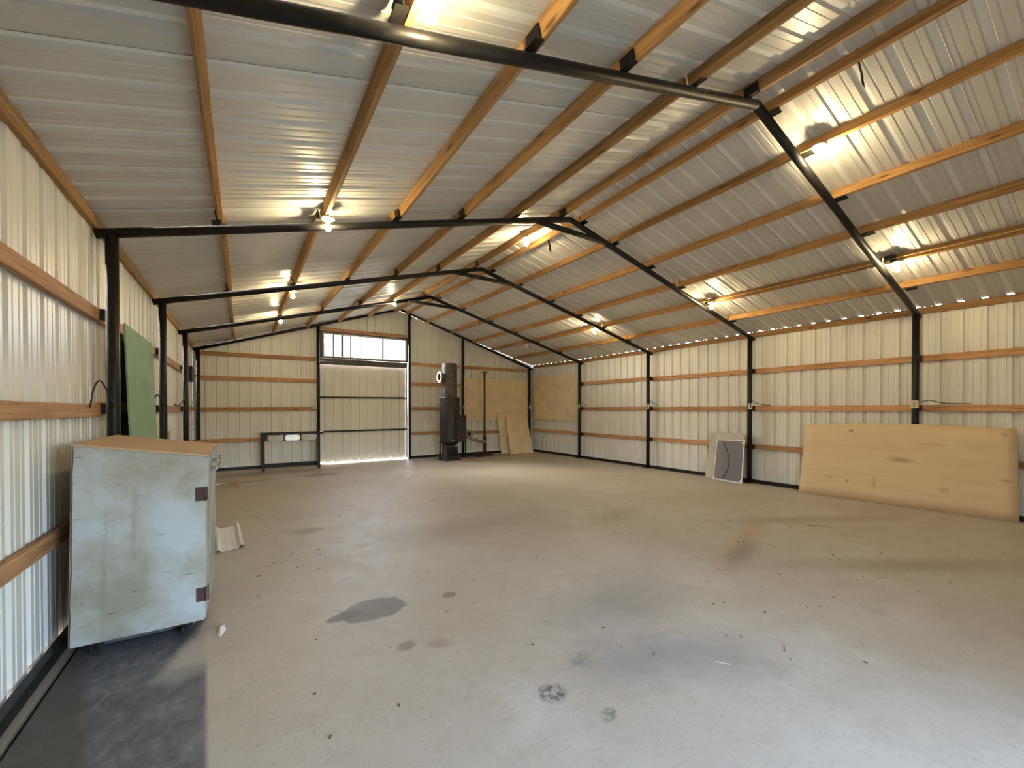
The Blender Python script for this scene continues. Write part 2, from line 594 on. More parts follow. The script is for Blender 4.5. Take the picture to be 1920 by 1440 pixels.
def beam(name, A, B, w, h, mat, parent=None, up=(0, 0, 1)):
    """timber from A to B (axis points); grain runs along local X; alike lengths share a mesh"""
    L = (V(B) - V(A)).length
    key = ('beam', round(L, 3), w, h, mat)
    if key not in CACHE:
        me = bpy.data.meshes.new(name)
        b = 0.003
        bm = bmesh.new()
        add_box(bm, (L / 2, 0, 0), (L, w, h))
        es = [e for e in bm.edges if abs(e.verts[0].co.x - e.verts[1].co.x) > L / 2]
        bmesh.ops.bevel(bm, geom=es, offset=b, segments=1, affect='EDGES')
        bmesh.ops.recalc_face_normals(bm, faces=bm.faces)
        bm.to_mesh(me)
        bm.free()
        me.materials.append(MATS[mat])
        CACHE[key] = me
    o = bpy.data.objects.new(name, CACHE[key])
    m = frame_mat(A, B, up).to_4x4()
    m.translation = V(A)
    o.matrix_basis = m
    return link(o, None, parent)


def add_tube(bm, pts, r, segs=12, caps=True):
    pts = [V(p) for p in pts]
    rings = []
    ref = V((0, 0, 1))
    for i, p in enumerate(pts):
        d = (pts[min(i + 1, len(pts) - 1)] - pts[max(i - 1, 0)]).normalized()
        rf = ref if abs(d.dot(ref)) < 0.95 else V((1, 0, 0))
        a = rf.cross(d).normalized()
        b = d.cross(a)
        rr = r[i] if isinstance(r, (list, tuple)) else r
        rings.append([bm.verts.new(p + (a * math.cos(k * 2 * math.pi / segs) + b * math.sin(k * 2 * math.pi / segs)) * rr) for k in range(segs)])
    for i in range(len(rings) - 1):
        for k in range(segs):
            f = bm.faces.new((rings[i][k], rings[i][(k + 1) % segs], rings[i + 1][(k + 1) % segs], rings[i + 1][k]))
            f.smooth = True
    if caps:
        bm.faces.new(rings[0][::-1])
        bm.faces.new(rings[-1])


def tube(name, pts, r, mat, parent=None, segs=14, origin=None, caps=True):
    bm = bmesh.new()
    add_tube(bm, pts, r, segs, caps)
    return bmesh_obj(name, bm, mat, parent, origin=origin if origin is not None else pts[0])


def add_lathe(bm, prof, segs=24, mtx=None):
    rings = []
    allv = []
    for rr, z in prof:
        if rr < 1e-5:
            ring = [bm.verts.new((0, 0, z))]
        else:
            ring = [bm.verts.new((rr * math.cos(k * 2 * math.pi / segs), rr * math.sin(k * 2 * math.pi / segs), z)) for k in range(segs)]
        rings.append(ring)
        allv += ring
    for a, b in zip(rings, rings[1:]):
        for k in range(segs):
            k2 = (k + 1) % segs
            if len(a) == 1 and len(b) == 1:
                continue
            if len(a) == 1:
                f = bm.faces.new((a[0], b[k2], b[k]))
            elif len(b) == 1:
                f = bm.faces.new((a[k], a[k2], b[0]))
            else:
                f = bm.faces.new((a[k], a[k2], b[k2], b[k]))
            f.smooth = True
    if mtx is not None:
        bmesh.ops.transform(bm, matrix=mtx, verts=allv)


def lathe(name, prof, c, mat, parent=None, segs=24, rot=None, autosharp=True):
    bm = bmesh.new()
    add_lathe(bm, prof, segs)
    bmesh.ops.recalc_face_normals(bm, faces=bm.faces)
    if autosharp:
        for e in bm.edges:
            if len(e.link_faces) == 2 and e.calc_face_angle(0) > math.radians(38):
                e.smooth = False
    me = bpy.data.meshes.new(name)
    bm.to_mesh(me)
    bm.free()
    o = bpy.data.objects.new(name, me)
    o.matrix_basis = Matrix.Translation(V(c)) @ (rot.to_4x4() if rot is not None else Matrix())
    return link(o, mat, parent)


def slab(name, corners, thick, mat, parent=None, n=None):
    """a board from four world corners (a, b, c, d) with real thickness along its normal"""
    a, b, c, d = [V(p) for p in corners]
    nn = (b - a).cross(d - a).normalized() * thick
    vs = [a, b, c, d, a + nn, b + nn, c + nn, d + nn]
    return mesh(name, vs, BOX_F, mat, parent, origin=(a + b) / 2)


# ------------------------------------------------------------------ corrugated sheets
PITCH_R = 0.2295
RIB = [(-0.032, 0.0), (-0.021, 0.030), (0.021, 0.030), (0.032, 0.0)]
MIN = [(-0.009, 0.0), (-0.005, 0.0045), (0.005, 0.0045), (0.009, 0.0)]


RIB_ROOF = [(-0.034, 0.0), (-0.023, 0.019), (0.023, 0.019), (0.034, 0.0)]


def profile(n_pitch, rib):
    pr = []
    for k in range(n_pitch + 1):
        x = k * PITCH_R
        pr += [(x + a, d) for a, d in rib]
        if k < n_pitch:
            for q in (1 / 3, 2 / 3):
                pr += [(x + q * PITCH_R + a, d) for a, d in MIN]
    return pr


def clip_profile(pr, s0, s1):
    out = []
    for i in range(len(pr)):
        s, d = pr[i]
        if i and ((pr[i - 1][0] < s0 < s) or (pr[i - 1][0] < s1 < s)):
            for q in (s0, s1):
                if pr[i - 1][0] < q < s:
                    tt = (q - pr[i - 1][0]) / (s - pr[i - 1][0])
                    out.append((q, lerp(pr[i - 1][1], d, tt)))
        if s0 <= s <= s1:
            out.append((s, d))
    return out


def sheets(name, start, s_end, along, outward, lo, hi, mat, parent, phase=0.0, alt=0.0035):
    """a row of ribbed sheets, each its own object. start: world point at s = 0; lo(s), hi(s): two world-space ends of the rib line at s"""
    along, outward = V(along), V(outward)
    s = phase
    k = 0
    W4 = 4 * PITCH_R
    while s < s_end:
        pr = [(s + a, d + (alt if k % 2 else 0)) for a, d in profile(4, RIB_ROOF if mat == 'roof_paint' else RIB)]
        pr = clip_profile(pr, 0.0, s_end)
        if len(pr) > 2:
            vs, fs = [], []
            for q, d in pr:
                vs.append(V(lo(q)) + outward * d)
                vs.append(V(hi(q)) + outward * d)
            for i in range(len(pr) - 1):
                fs.append((2 * i, 2 * i + 2, 2 * i + 3, 2 * i + 1))
            o = mesh(name, vs, fs, mat, parent, origin=vs[0])
            if mat == 'roof_paint':
                o.data.materials.append(MATS['roof_rib_lit'])
                for i in range(len(pr) - 1):
                    if min(pr[i][1], pr[i + 1][1]) > 0.012:
                        o.data.polygons[i].material_index = 1
        s += W4
        k += 1


# ================================================================== THE SETTING
# ---- ground and floor
gnd = mesh('ground', [(-40, -40, -0.12), (50, -40, -0.12), (50, 55, -0.12), (-40, 55, -0.12)], [(0, 1, 2, 3)], 'yard')
tag(gnd, 'dry yard ground outside the barn', 'ground', kind='structure')


def floor_part(name, x0, x1, y0, y1, parent=None, mat='concrete'):
    return mesh(name, [(x0, y0, -0.12), (x1, y0, -0.12), (x1, y1, -0.12), (x0, y1, -0.12), (x0, y0, 0), (x1, y0, 0), (x1, y1, 0), (x0, y1, 0)],
                BOX_F, mat, parent)


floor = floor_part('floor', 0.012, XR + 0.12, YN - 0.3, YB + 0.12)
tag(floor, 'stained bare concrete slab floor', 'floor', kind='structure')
floor_part('slab_edge', XL - 0.12, -0.004, YN - 0.3, YB + 0.12, floor)

# ---- roof
roof = thing('ceiling', (0, 0, 0), 'ribbed white steel roof on wooden purlins', 'roof', kind='structure')
OV = 0.10
Y0R, Y1R = YN - 0.12, YB + 0.14
GAPR = 0.055


def rl(x):
    def f(s):
        y = Y0R + s
        return (x, y, zroof(x, y))
    return f


sl = math.atan2(PKR[2] - 2.9, PX)
nl = V((-math.sin(sl), 0, math.cos(sl)))
nr = V((math.sin(sl), 0, math.cos(sl)))
sheets('roof_sheet', None, Y1R - Y0R, (0, 1, 0), nl, rl(XL - OV), rl(PX - GAPR), 'roof_paint', roof, phase=-0.31)
sheets('roof_sheet', None, Y1R - Y0R, (0, 1, 0), nr, rl(PX + GAPR), rl(XR + 0.008), 'roof_paint', roof, phase=-0.13)
# ridge cap
vs, fs = [], []
for i, y in enumerate((Y0R, 2.3, 4.793, 7.282, 9.827, Y1R)):
    for x, dz in ((PX - 0.2, 0.028), (PX, 0.03), (PX + 0.2, 0.028)):
        vs.append((x, y, zroof(x, y) + dz))
    if i:
        a = 3 * i
        fs += [(a - 3, a - 2, a + 1, a), (a - 2, a - 1, a + 2, a + 1)]
mesh('ridge_cap', vs, fs, 'roof_paint', roof)

PUR_L = [0.745, 1.57, 2.36, 3.14, 3.915, 4.685]
PUR_R = [4.965, 5.605, 6.42, 7.20, 7.93, 8.75]
rp = random.Random(11)
for xs, nv in ((PUR_L, nl), (PUR_R, nr)):
    for ix, x in enumerate(xs):
        for i in range(5):
            ya, yb = FY[i + 1], FY[i]
            ya += 0.0 if i == 4 else 0.03 * (1 if (i + ix) % 2 else -1)
            if i == 0:
                yb -= 0.045
            if i == 4:
                ya = YN + 0.02
            dx = rp.uniform(-0.02, 0.02)
            if x == 1.57 and i in (3, 4):
                dx = 0.035
            if x == 7.93 and i in (3, 4):
                dx = 0.075
            xa = x + dx
            lift = RR + 0.008 + PH / 2
            A = V((xa, ya + 0.002, zraf(xa, ya))) + nv * lift
            B = V((xa, yb - 0.002, zraf(xa, yb))) + nv * lift
            beam('purlin', A, B, PW, PH, 'lumber_purlin', roof, nv)
# boards nailed on as splices near the gable
for x, ya, yb, hh_ in ((6.372, 10.36, 11.50, 0.115), (7.882, 10.40, 10.98, 0.07)):
    lift = RR + 0.008 + PH / 2 - 0.012
    beam('purlin_splice', V((x, ya, zraf(x, ya))) + nr * lift, V((x, yb, zraf(x, yb))) + nr * lift, 0.034, hh_, 'lumber_girt', roof, nr)
# eave purlins
for x, nv in ((-0.08, nl), (W + 0.138, nr)):
    for i in range(5):
        ya, yb = FY[i + 1], FY[i]
        if i == 4:
            ya = YN + 0.02
        lift = RR + 0.006 + PH / 2
        A = V((x, ya + 0.002, zraf(x, ya))) + nv * lift
        B = V((x, yb - 0.002, zraf(x, yb))) + nv * lift
        beam('eave_purlin', A, B, PW, PH, 'lumber_purlin', roof, (0, 0, 1))

# ---- walls
wl = thing('wall_left', (XL, 6, 0), 'pale ribbed steel wall with wooden girts beside the cabinet', 'wall', kind='structure')
wr = thing('wall_right', (XR, 6, 0), 'pale ribbed steel wall with wooden girts behind the plywood', 'wall', kind='structure')
wb = thing('wall_back', (4.7, YB, 0), 'pale ribbed steel gable wall around the door and high window', 'wall', kind='structure')
wf = thing('wall_front', (4.7, YN, 0), 'pale ribbed steel wall around the open doorway', 'wall', kind='structure')
ZB = 0.015
sheets('wall_sheet', None, YB - YN, (0, 1, 0), (-1, 0, 0), lambda s: (XL, YN + s, ZB), lambda s: (XL, YN + s, zroof(XL, YN + s) - 0.004), 'wall_paint', wl, phase=-0.19)
sheets('wall_sheet', None, YB - YN, (0, 1, 0), (1, 0, 0), lambda s: (XR, YN + s, ZB), lambda s: (XR, YN + s, zroof(XR, YN + s) - 0.03), 'wall_paint', wr, phase=-0.07)
WX0, WX1 = 2.605, 5.095
GT = 0.006


def gable(y):
    return lambda x: zroof(x, y) + (0.004 if x < PX else -GT)


def gsheets(parent, y, out, x0, x1, zlo, phase):
    """gable sheets between x0 and x1; split at the ridge so that the tops follow the slope"""
    g = gable(y)
    for a, b in ((x0, min(x1, PX)), (max(x0, PX), x1)):
        if b - a > 0.01:
            ph = phase - (a - x0)
            while ph > 0:
                ph -= 4 * PITCH_R
            while ph < -4 * PITCH_R:
                ph += 4 * PITCH_R
            sheets('wall_sheet', None, b - a, (1, 0, 0), (0, out, 0), lambda s: (a + s, y, zlo), lambda s: (a + s, y, g(a + s)), 'wall_paint', parent, phase=ph)


CE = 0.034                                            # the gable sheets run past the side walls' ribs
gsheets(wb, YB, 1, XL - CE, WX0, ZB, 0.02)
gsheets(wb, YB, 1, WX0, WX1, 3.60, -0.1)
gsheets(wb, YB, 1, WX1, XR + CE, ZB, 0.05)
gsheets(wf, YN, -1, XL - CE, OPEN[0], ZB, 0.0)
gsheets(wf, YN, -1, OPEN[0], OPEN[1], OPEN[2], 0.0)
gsheets(wf, YN, -1, OPEN[1], XR + CE, ZB, 0.0)

# added, unseen roof outside that cuts the sky light at the doorway
sky_block = thing('sky_block_roof', (2.35, -1.6, 0), 'added steel roof outside that cuts sky light at the open doorway', 'roof', kind='structure')
sheets('roof_sheet', None, 5.4, (1, 0, 0), (0, 0, 1), lambda s: (-0.3 + s, -2.6, 2.42), lambda s: (-0.3 + s, YN - 0.03, 2.62), 'roof_paint', sky_block, phase=-0.1)
for x in (-0.2, 5.0):
    tube('post', [(x, -2.5, -0.12), (x, -2.5, 2.42)], 0.04, 'black_steel', sky_block)
GZ = [0.715, 1.492, 2.235]
GW, GHT = 0.036, 0.096
rg = random.Random(5)
for x, par in ((-0.087, wl), (W + 0.140, wr)):
    for z in GZ:
        for i in range(5):
            ya, yb = FY[i + 1], FY[i]
            if i == 4:
                ya = YN + 0.03
            dz = rg.uniform(-0.012, 0.012)
            dz2 = dz + rg.uniform(-0.01, 0.01)
            beam('girt', (x, ya + 0.004, z + dz), (x, yb - 0.004, z + dz2), GW, GHT, 'lumber_girt', par)
YG = 12.338 + 0.078
for z in GZ + [2.825]:
    beam('girt', (0.045, YG, z + rg.uniform(-0.01, 0.012)), (WX0 - 0.05, YG, z + rg.uniform(-0.012, 0.01)), GW, GHT, 'lumber_girt', wb)
    beam('girt', (WX1 + 0.045, YG, z + 0.004 + (0.03 if z < 1 else 0)), (6.83, YG, z + (0.03 if z < 1 else 0)), GW, GHT, 'lumber_girt', wb)
    beam('girt', (6.92, YG, z - 0.005), (W - 0.03, YG, z - 0.008), GW, GHT, 'lumber_girt', wb)

for x, y, sx_, sy_ in ((XL, YB, -1, 1), (XR, YB, 1, 1), (XL, YN, -1, -1), (XR, YN, 1, -1)):
    par = wb if y > 5 else wf
    beam('corner_flashing', (x + sx_ * 0.036, y - sy_ * 0.03, 0.0), (x + sx_ * 0.036, y - sy_ * 0.03, 3.02), 0.14, 0.004, 'wall_paint', par, (1, 0, 0))
    beam('corner_flashing', (x - sx_ * 0.03, y + sy_ * 0.036, 0.0), (x - sx_ * 0.03, y + sy_ * 0.036, 3.02), 0.14, 0.004, 'wall_paint', par, (0, 1, 0))
for z in GZ:
    beam('girt', (OPEN[1] + 0.05, YN + 0.03, z), (W + 0.1, YN + 0.03, z), GW, GHT, 'lumber_girt', wf)
    if z < OPEN[2]:
        beam('girt', (XL + 0.06, YN + 0.03, z), (OPEN[0] - 0.05, YN + 0.03, z), GW, GHT, 'lumber_girt', wf)
for x in (OPEN[0] - 0.025, OPEN[1] + 0.025):
    beam('jamb', (x, YN + 0.03, 0.0), (x, YN + 0.03, OPEN[2] + 0.05), 0.05, 0.06, 'black_steel', wf, (0, 1, 0))
beam('head', (OPEN[0], YN + 0.03, OPEN[2] + 0.025), (OPEN[1], YN + 0.03, OPEN[2] + 0.025), 0.05, 0.06, 'black_steel', wf)
# black steel base angles
for nm, par_label, A, B in (
        ('baseboard_left', 'black steel sill at the foot of the left wall', (-0.075, YN + 0.1, 0.036), (-0.075, 12.30, 0.036)),
        ('baseboard_right', 'black steel sill at the foot of the right wall', (W + 0.03, YN + 0.1, 0.036), (W + 0.03, 12.30, 0.036)),
        ('baseboard_back', 'black steel sill under the left part of the gable wall', (0.02, 12.385, 0.036), (WX0 - 0.04, 12.385, 0.036)),
        ('baseboard_corner', 'black steel sill under the gable wall beside the stove', (WX1 + 0.04, 12.385, 0.036), (W, 12.385, 0.036)),
        ('baseboard_front', 'black steel sill under the doorway wall', (OPEN[1] + 0.05, YN + 0.045, 0.036), (W + 0.1, YN + 0.045, 0.036)),
        ('baseboard_jamb', 'short black steel sill left of the open doorway', (XL + 0.05, YN + 0.045, 0.036), (OPEN[0] - 0.05, YN + 0.045, 0.036))):
    o = beam(nm, A, B, 0.05, 0.07, 'black_steel')
    tag(o, par_label, 'sill', kind='structure')

# ---- high window
win = thing('window_1', (3.9, YB, 2.9), 'long white-framed sliding window above the gable door', 'window', kind='structure')
WZ0, WZ1 = 2.900, 3.545
wy = YB + 0.02


def wbar(x0, x1, z0, z1, y=None, d=0.05, nm='window_frame', mat='white_trim'):
    return box(nm, ((x0 + x1) / 2, wy if y is None else y, (z0 + z1) / 2), (x1 - x0, d, z1 - z0), mat, win)


wbar(2.735, 5.045, WZ0, WZ0 + 0.035)
wbar(2.735, 5.045, WZ1 - 0.035, WZ1)
wbar(2.735, 2.772, WZ0 + 0.035, WZ1 - 0.035)
wbar(5.003, 5.045, WZ0 + 0.035, WZ1 - 0.035)
wbar(3.690, 3.735, WZ0 + 0.035, WZ1 - 0.035, nm='sash')
for xm, wv in ((3.000, 0.042), (3.229, 0.066), (3.453, 0.042), (4.352, 0.050)):
    wbar(xm - wv / 2, xm + wv / 2, WZ0 + 0.035, WZ1 - 0.035, d=0.03, nm='mullion', mat='sash_grey')
for x0, x1 in ((2.772, 2.992), (3.008, 3.212), (3.246, 3.445), (3.461, 3.690), (3.735, 4.340), (4.364, 5.003)):
    box('pane', ((x0 + x1) / 2, wy, (WZ0 + WZ1) / 2), (x1 - x0, 0.004, WZ1 - WZ0 - 0.07), 'window_glass', win)
# reveal of the window: grey boards around the frame
for nm, c, d in (('reveal', (2.675, YB, 3.22), (0.115, 0.06, 0.70)), ('reveal', (5.065, YB, 3.22), (0.04, 0.06, 0.70)),
                 ('reveal', (3.85, YB, 3.575), (2.47, 0.06, 0.055)), ('reveal', (3.85, YB, 2.882), (2.47, 0.06, 0.035))):
    box(nm, c, d, 'grey_board', win)
lint = thing('trim_1', (3.85, YB - 0.06, 2.78), 'dark grey header board between the high window and the gable door', 'header', kind='structure')
beam('board', (2.645, 12.40, 2.818), (5.055, 12.40, 2.815), 0.04, 0.075, 'grey_board', lint)
beam('board', (2.645, 12.405, 2.735), (5.055, 12.405, 2.735), 0.035, 0.085, 'grey_board', lint)
wt = beam('trim_2', (2.645, 12.40, 3.640), (5.055, 12.40, 3.630), 0.036, 0.09, 'lumber_girt')
tag(wt, 'wooden girt above the high window', 'girt', kind='structure')

# ---- gable door
door = thing('door_1', (3.85, YB + 0.04, 0), 'ribbed steel gable door with two black rails under the high window', 'door', kind='structure')
YD = YB + 0.035
sheets('door_sheet', None, WX1 - WX0 - 0.03, (1, 0, 0), (0, 1, 0), lambda s: (WX0 + 0.015 + s, YD, 0.028), lambda s: (WX0 + 0.015 + s, YD, 2.715), 'wall_paint', door, phase=-0.10)
for z in (0.872, 1.803):
    beam('rail', (WX0 + 0.02, YD - 0.03, z), (WX1 - 0.02, YD - 0.03, z + 0.006), 0.04, 0.042, 'black_steel', door)
beam('stile', (WX1 - 0.035, YD - 0.028, 0.03), (WX1 - 0.035, YD - 0.028, 2.70), 0.03, 0.04, 'white_trim', door, (1, 0, 0))
beam('stile', (WX0 + 0.04, YD - 0.028, 0.03), (WX0 + 0.04, YD - 0.028, 2.70), 0.03, 0.04, 'white_trim', door, (1, 0, 0))
lt = lathe('latch_knob', [(0, 0), (0.028, 0.004), (0.034, 0.02), (0.02, 0.035), (0, 0.038)], (2.74, YD - 0.035, 0.80), 'galvanised', door, 12, Matrix.Rotation(math.radians(90), 3, 'X'))
box('latch_bar', (2.66, YD - 0.065, 0.885), (0.10, 0.016, 0.03), 'galvanised', door)

# ================================================================== STEEL FRAMES
FLAB = ['black pipe frame against the gable wall, farthest of the row',
        'black pipe frame one bay in from the gable wall, with a ridge brace',
        'black pipe frame two bays in from the gable wall, with a ridge brace',
        'black pipe frame beside the green board, with a ridge brace',
        'black pipe frame crossing overhead nearest the photographer',
        'black pipe frame at the open doorway end']
for i in range(6):
    y, yr, yp = FY[i], FY[i] + DYR[i], FY[i] + DYP[i]
    fr = thing('pipe_frame', (PX, y, 0), FLAB[i], 'frame', 'black pipe portal frames')
    tube('column', [(0, y, 0), (0, y, HL[i] + 0.005)], RC, 'black_steel', fr, 16)
    tube('column', [(W, yr, 0), (W, yr, HR[i] + 0.005)], RC, 'black_steel', fr, 16)
    eL = V((-0.10, y, HL[i] - 0.10 * (PK[i] - HL[i]) / PX))
    eR = V((W + 0.125, yr, HR[i] - 0.125 * (PK[i] - HR[i]) / (W - PX)))
    pk = V((PX, yp, PK[i]))
    tube('rafter', [eL, pk], RR, 'black_steel', fr, 16)
    tube('rafter', [eR, pk], RR, 'black_steel', fr, 16)
    for cx, cy in ((0, y), (W, yr)):
        box('base_plate', (cx, cy, 0.006), (0.15, 0.15, 0.012), 'black_steel', fr)
    if i in (1, 2, 3):
        def on(x):
            if x < PX:
                tt = x / PX
                return V((x, lerp(y, yp, tt), lerp(HL[i], PK[i], tt)))
            tt = (W - x) / (W - PX)
            return V((x, lerp(yr, yp, tt), lerp(HR[i], PK[i], tt)))
        a, b = on(4.20), on(5.50)
        tube('ridge_brace', [a, b], 0.036, 'black_steel', fr, 14)
    # purlin clips
    if i < 5 and i > 0:
        bm = bmesh.new()
        for xs, nv in ((PUR_L, nl), (PUR_R, nr)):
            for ix, x in enumerate(xs):
                yy = y + DYP[i] * 0.5
                c = V((x + (PW / 2 + 0.006) * (-1 if xs is PUR_L else 1), yy - 0.055, zraf(x, yy))) + nv * (RR + 0.036)
                rot = Matrix.Rotation(-sl if xs is PUR_L else sl, 3, 'Y')
                b2 = bmesh.new()
                add_box(b2, c, (0.008, 0.12, 0.085), rot)
                add_box(b2, c + V((0.0, 0.0, -0.043)), (0.07, 0.12, 0.007), rot)
                me = bpy.data.meshes.new('purlin_clip')
                bmesh_obj('purlin_clip', b2, 'black_steel', fr)
        bm.free()
        # girt clips and short stubs at the columns
        for cx, cy, sgn, gx in ((0, y, -1, -0.066), (W, yr, 1, W + 0.120)):
            for z in GZ:
                L = abs(gx - cx) - RC + 0.004
                box('girt_clip', (cx + sgn * (RC - 0.004 + L / 2), cy, z), (L, 0.085, 0.085), 'black_steel', fr)
# intermediate posts of the gable wall, welded into the far frame
far = bpy.data.objects['pipe_frame']
for x in (2.597, 5.105, 6.874):
    zt = (lerp(2.9, PK[0], x / PX) if x < PX else lerp(2.914, PK[0], (W - x) / (W - PX))) - RR * 0.5
    tube('gable_post', [(x, 12.338, 0.008), (x, 12.338, zt)], 0.040, 'black_steel', far, 14)
    box('base_plate', (x, 12.338, 0.005), (0.13, 0.10, 0.010), 'black_steel', far)

# ================================================================== LAMPS
LAMPS = [((1.63, 2.075), 'lit bare bulb in white holder overhead, largest in view, by nearest pipe rafter', 1),
         ((1.605, 4.66), 'lit bare bulb on wide white holder beside pipe rafter of the green-board frame', 1),
         ((1.565, 7.62), 'lit bare bulb over the left slope, third from the front', 1),
         ((1.55, 9.95), 'lit bare bulb lowest on the left slope, near the gable wall', 1),
         ((3.90, 9.88), 'lit bare bulb just above the high window, near the ridge', 1),
         ((4.675, 5.655), 'lit bare bulb under the ridge beside a hanging black strap', 1),
         ((5.605, 2.098), 'lit bare bulb high on the right slope beside the overhead frame', 1),
         ((8.005, 2.17), 'lit bare bulb low on the right slope above the plywood', 1),
         ((7.93, 4.62), 'lit bare bulb on the right slope above the window screen', 1),
         ((7.92, 7.50), 'lit bare bulb farthest lit one on the right slope', 1),
         ((7.92, 10.27), 'unlit white bulb on the right slope near the gable wall', 0)]
for (x, y), lab, on_ in LAMPS:
    nv = nl if x < PX else nr
    zb = zraf(x, y) + RR + 0.008 - 0.006
    o = thing('ceiling_light', (x, y, zb), lab, 'light', 'bare bulb lights under the purlins')
    lathe('holder', [(0, 0), (0.058, 0), (0.062, -0.006), (0.058, -0.016), (0.036, -0.022), (0.027, -0.034), (0.024, -0.046), (0, -0.046)], (x, y, zb), 'porcelain', o, 28)
    lathe('bulb', [(0, -0.044), (0.014, -0.044), (0.015, -0.058), (0.022, -0.072), (0.029, -0.088), (0.030, -0.102), (0.026, -0.118), (0.015, -0.129), (0, -0.132)],
          (x, y, zb), 'bulb_glow' if on_ else 'bulb_off', o, 12, autosharp=False)

# ================================================================== THINGS
# ---- cabinet
cab = thing('storage_cabinet', (0.36, 4.15, 0), 'tall weathered pale-blue painted plywood cabinet with tan top', 'cabinet')
cx0, cx1, cy0, cy1 = 0.030, 0.668, 3.630, 4.66


def ctop(x):
    return lerp(1.272, 1.172, (x - cx0) / (cx1 - cx0))


zc = 0.10
# front panel with uneven left edge (chipped plywood)
rc = random.Random(3)
vs, fs = [], []
N = 14
for k in range(N + 1):
    tt = k / N
    for yy in (cy0, cy0 + 0.018):
        xl = lerp(cx0, cx0 + 0.022, tt) + rc.uniform(-0.003, 0.003)
        vs.append((xl, yy, lerp(zc, ctop(cx0), tt)))
        vs.append((lerp(cx1 - 0.004, cx1 + 0.016, tt), yy, lerp(zc, ctop(cx1), tt)))
for k in range(N):
    a, b = 4 * k, 4 * k + 4
    fs += [(a, a + 1, b + 1, b), (a + 2, b + 2, b + 3, a + 3), (a, b, b + 2, a + 2), (a + 1, a + 3, b + 3, b + 1)]
fs += [(0, 2, 3, 1), (4 * N, 4 * N + 1, 4 * N + 3, 4 * N + 2)]
mesh('front_panel', vs, fs, 'worn_paint', cab, origin=(cx0, cy0, zc))
slab('top_panel', [(cx0 + 0.012, cy0 - 0.008, ctop(cx0) + 0.001), (cx1 + 0.024, cy0 - 0.008, ctop(cx1) + 0.001), (cx1 + 0.024, cy1, ctop(cx1) + 0.001), (cx0 + 0.012, cy1, ctop(cx0) + 0.001)], 0.012, 'cabinet_top', cab)
slab('side_panel', [(cx0 + 0.002, cy0 + 0.02, zc), (cx0 + 0.024, cy0 + 0.02, ctop(cx0) - 0.004), (cx0 + 0.024, cy1, ctop(cx0) - 0.004), (cx0 + 0.002, cy1, zc)], 0.016, 'worn_edge', cab)
slab('back_panel', [(cx0 + 0.02, cy1 - 0.016, zc), (cx0 + 0.02, cy1 - 0.016, ctop(cx0) - 0.005), (cx1, cy1 - 0.016, ctop(cx1) - 0.005), (cx1, cy1 - 0.016, zc)], 0.014, 'worn_edge', cab)
slab('bottom_panel', [(cx0 + 0.02, cy0 + 0.02, zc), (cx1 - 0.02, cy0 + 0.02, zc), (cx1 - 0.02, cy1 - 0.02, zc), (cx0 + 0.02, cy1 - 0.02, zc)], 0.018, 'worn_edge', cab)
dr = slab('door', [(cx1 - 0.014, cy0 + 0.020, zc + 0.005), (cx1 - 0.014, cy1 - 0.01, zc + 0.005), (cx1 + 0.006, cy1 - 0.01, ctop(cx1) - 0.006), (cx1 + 0.006, cy0 + 0.020, ctop(cx1) - 0.006)], 0.018, 'worn_paint', cab)
dr['label'] = 'side door of the cabinet'
for z in (0.93, 0.27):
    hg = thing_h = box('hinge', (cx1 - 0.022, cy0 - 0.003, z), (0.046, 0.006, 0.088), 'hinge_steel', cab)
    tube('hinge_pin', [(cx1 + 0.004, cy0 - 0.004, z - 0.046), (cx1 + 0.004, cy0 - 0.004, z + 0.046)], 0.006, 'hinge_steel', hg, 8)
    box('hinge_leaf', (cx1 + 0.016, cy0 + 0.03, z), (0.006, 0.05, 0.088), 'hinge_steel', hg)
for yy, zz in ((cy0 + 0.42, 1.10), (cy0 + 0.30, 1.055)):
    bm = bmesh.new()
    add_tube(bm, [(cx1 + 0.01, yy, zz), (cx1 + 0.055, yy, zz), (cx1 + 0.066, yy, zz + 0.01), (cx1 + 0.072, yy, zz + 0.04)], 0.011, 8)
    add_tube(bm, [(cx1 + 0.01, yy + 0.05, zz), (cx1 + 0.055, yy + 0.05, zz), (cx1 + 0.066, yy + 0.05, zz + 0.01), (cx1 + 0.072, yy + 0.05, zz + 0.04)], 0.011, 8)
    bmesh_obj('hook', bm, 'galvanised', cab, origin=(cx1, yy, zz))
for px, py in ((cx0 + 0.10, cy0 + 0.07), (cx1 - 0.10, cy0 + 0.07), (cx0 + 0.10, cy1 - 0.1), (cx1 - 0.10, cy1 - 0.1)):
    cs = box('caster', (px, py, 0.084), (0.06, 0.05, 0.03), 'black_steel', cab)
    lathe('wheel', [(0, -0.014), (0.030, -0.014), (0.035, -0.008), (0.035, 0.008), (0.030, 0.014), (0, 0.014)], (px, py, 0.035), 'cable_black', cs, 18, Matrix.Rotation(math.radians(90), 3, 'X'))
    box('fork', (px, py - 0.02, 0.055), (0.022, 0.006, 0.05), 'black_steel', cs)
box('skid', ((cx0 + cx1) / 2, cy0 + 0.20, 0.055), (0.50, 0.05, 0.09), 'grey_board', cab)
box('skid', ((cx0 + cx1) / 2, cy1 - 0.20, 0.055), (0.50, 0.05, 0.09), 'grey_board', cab)

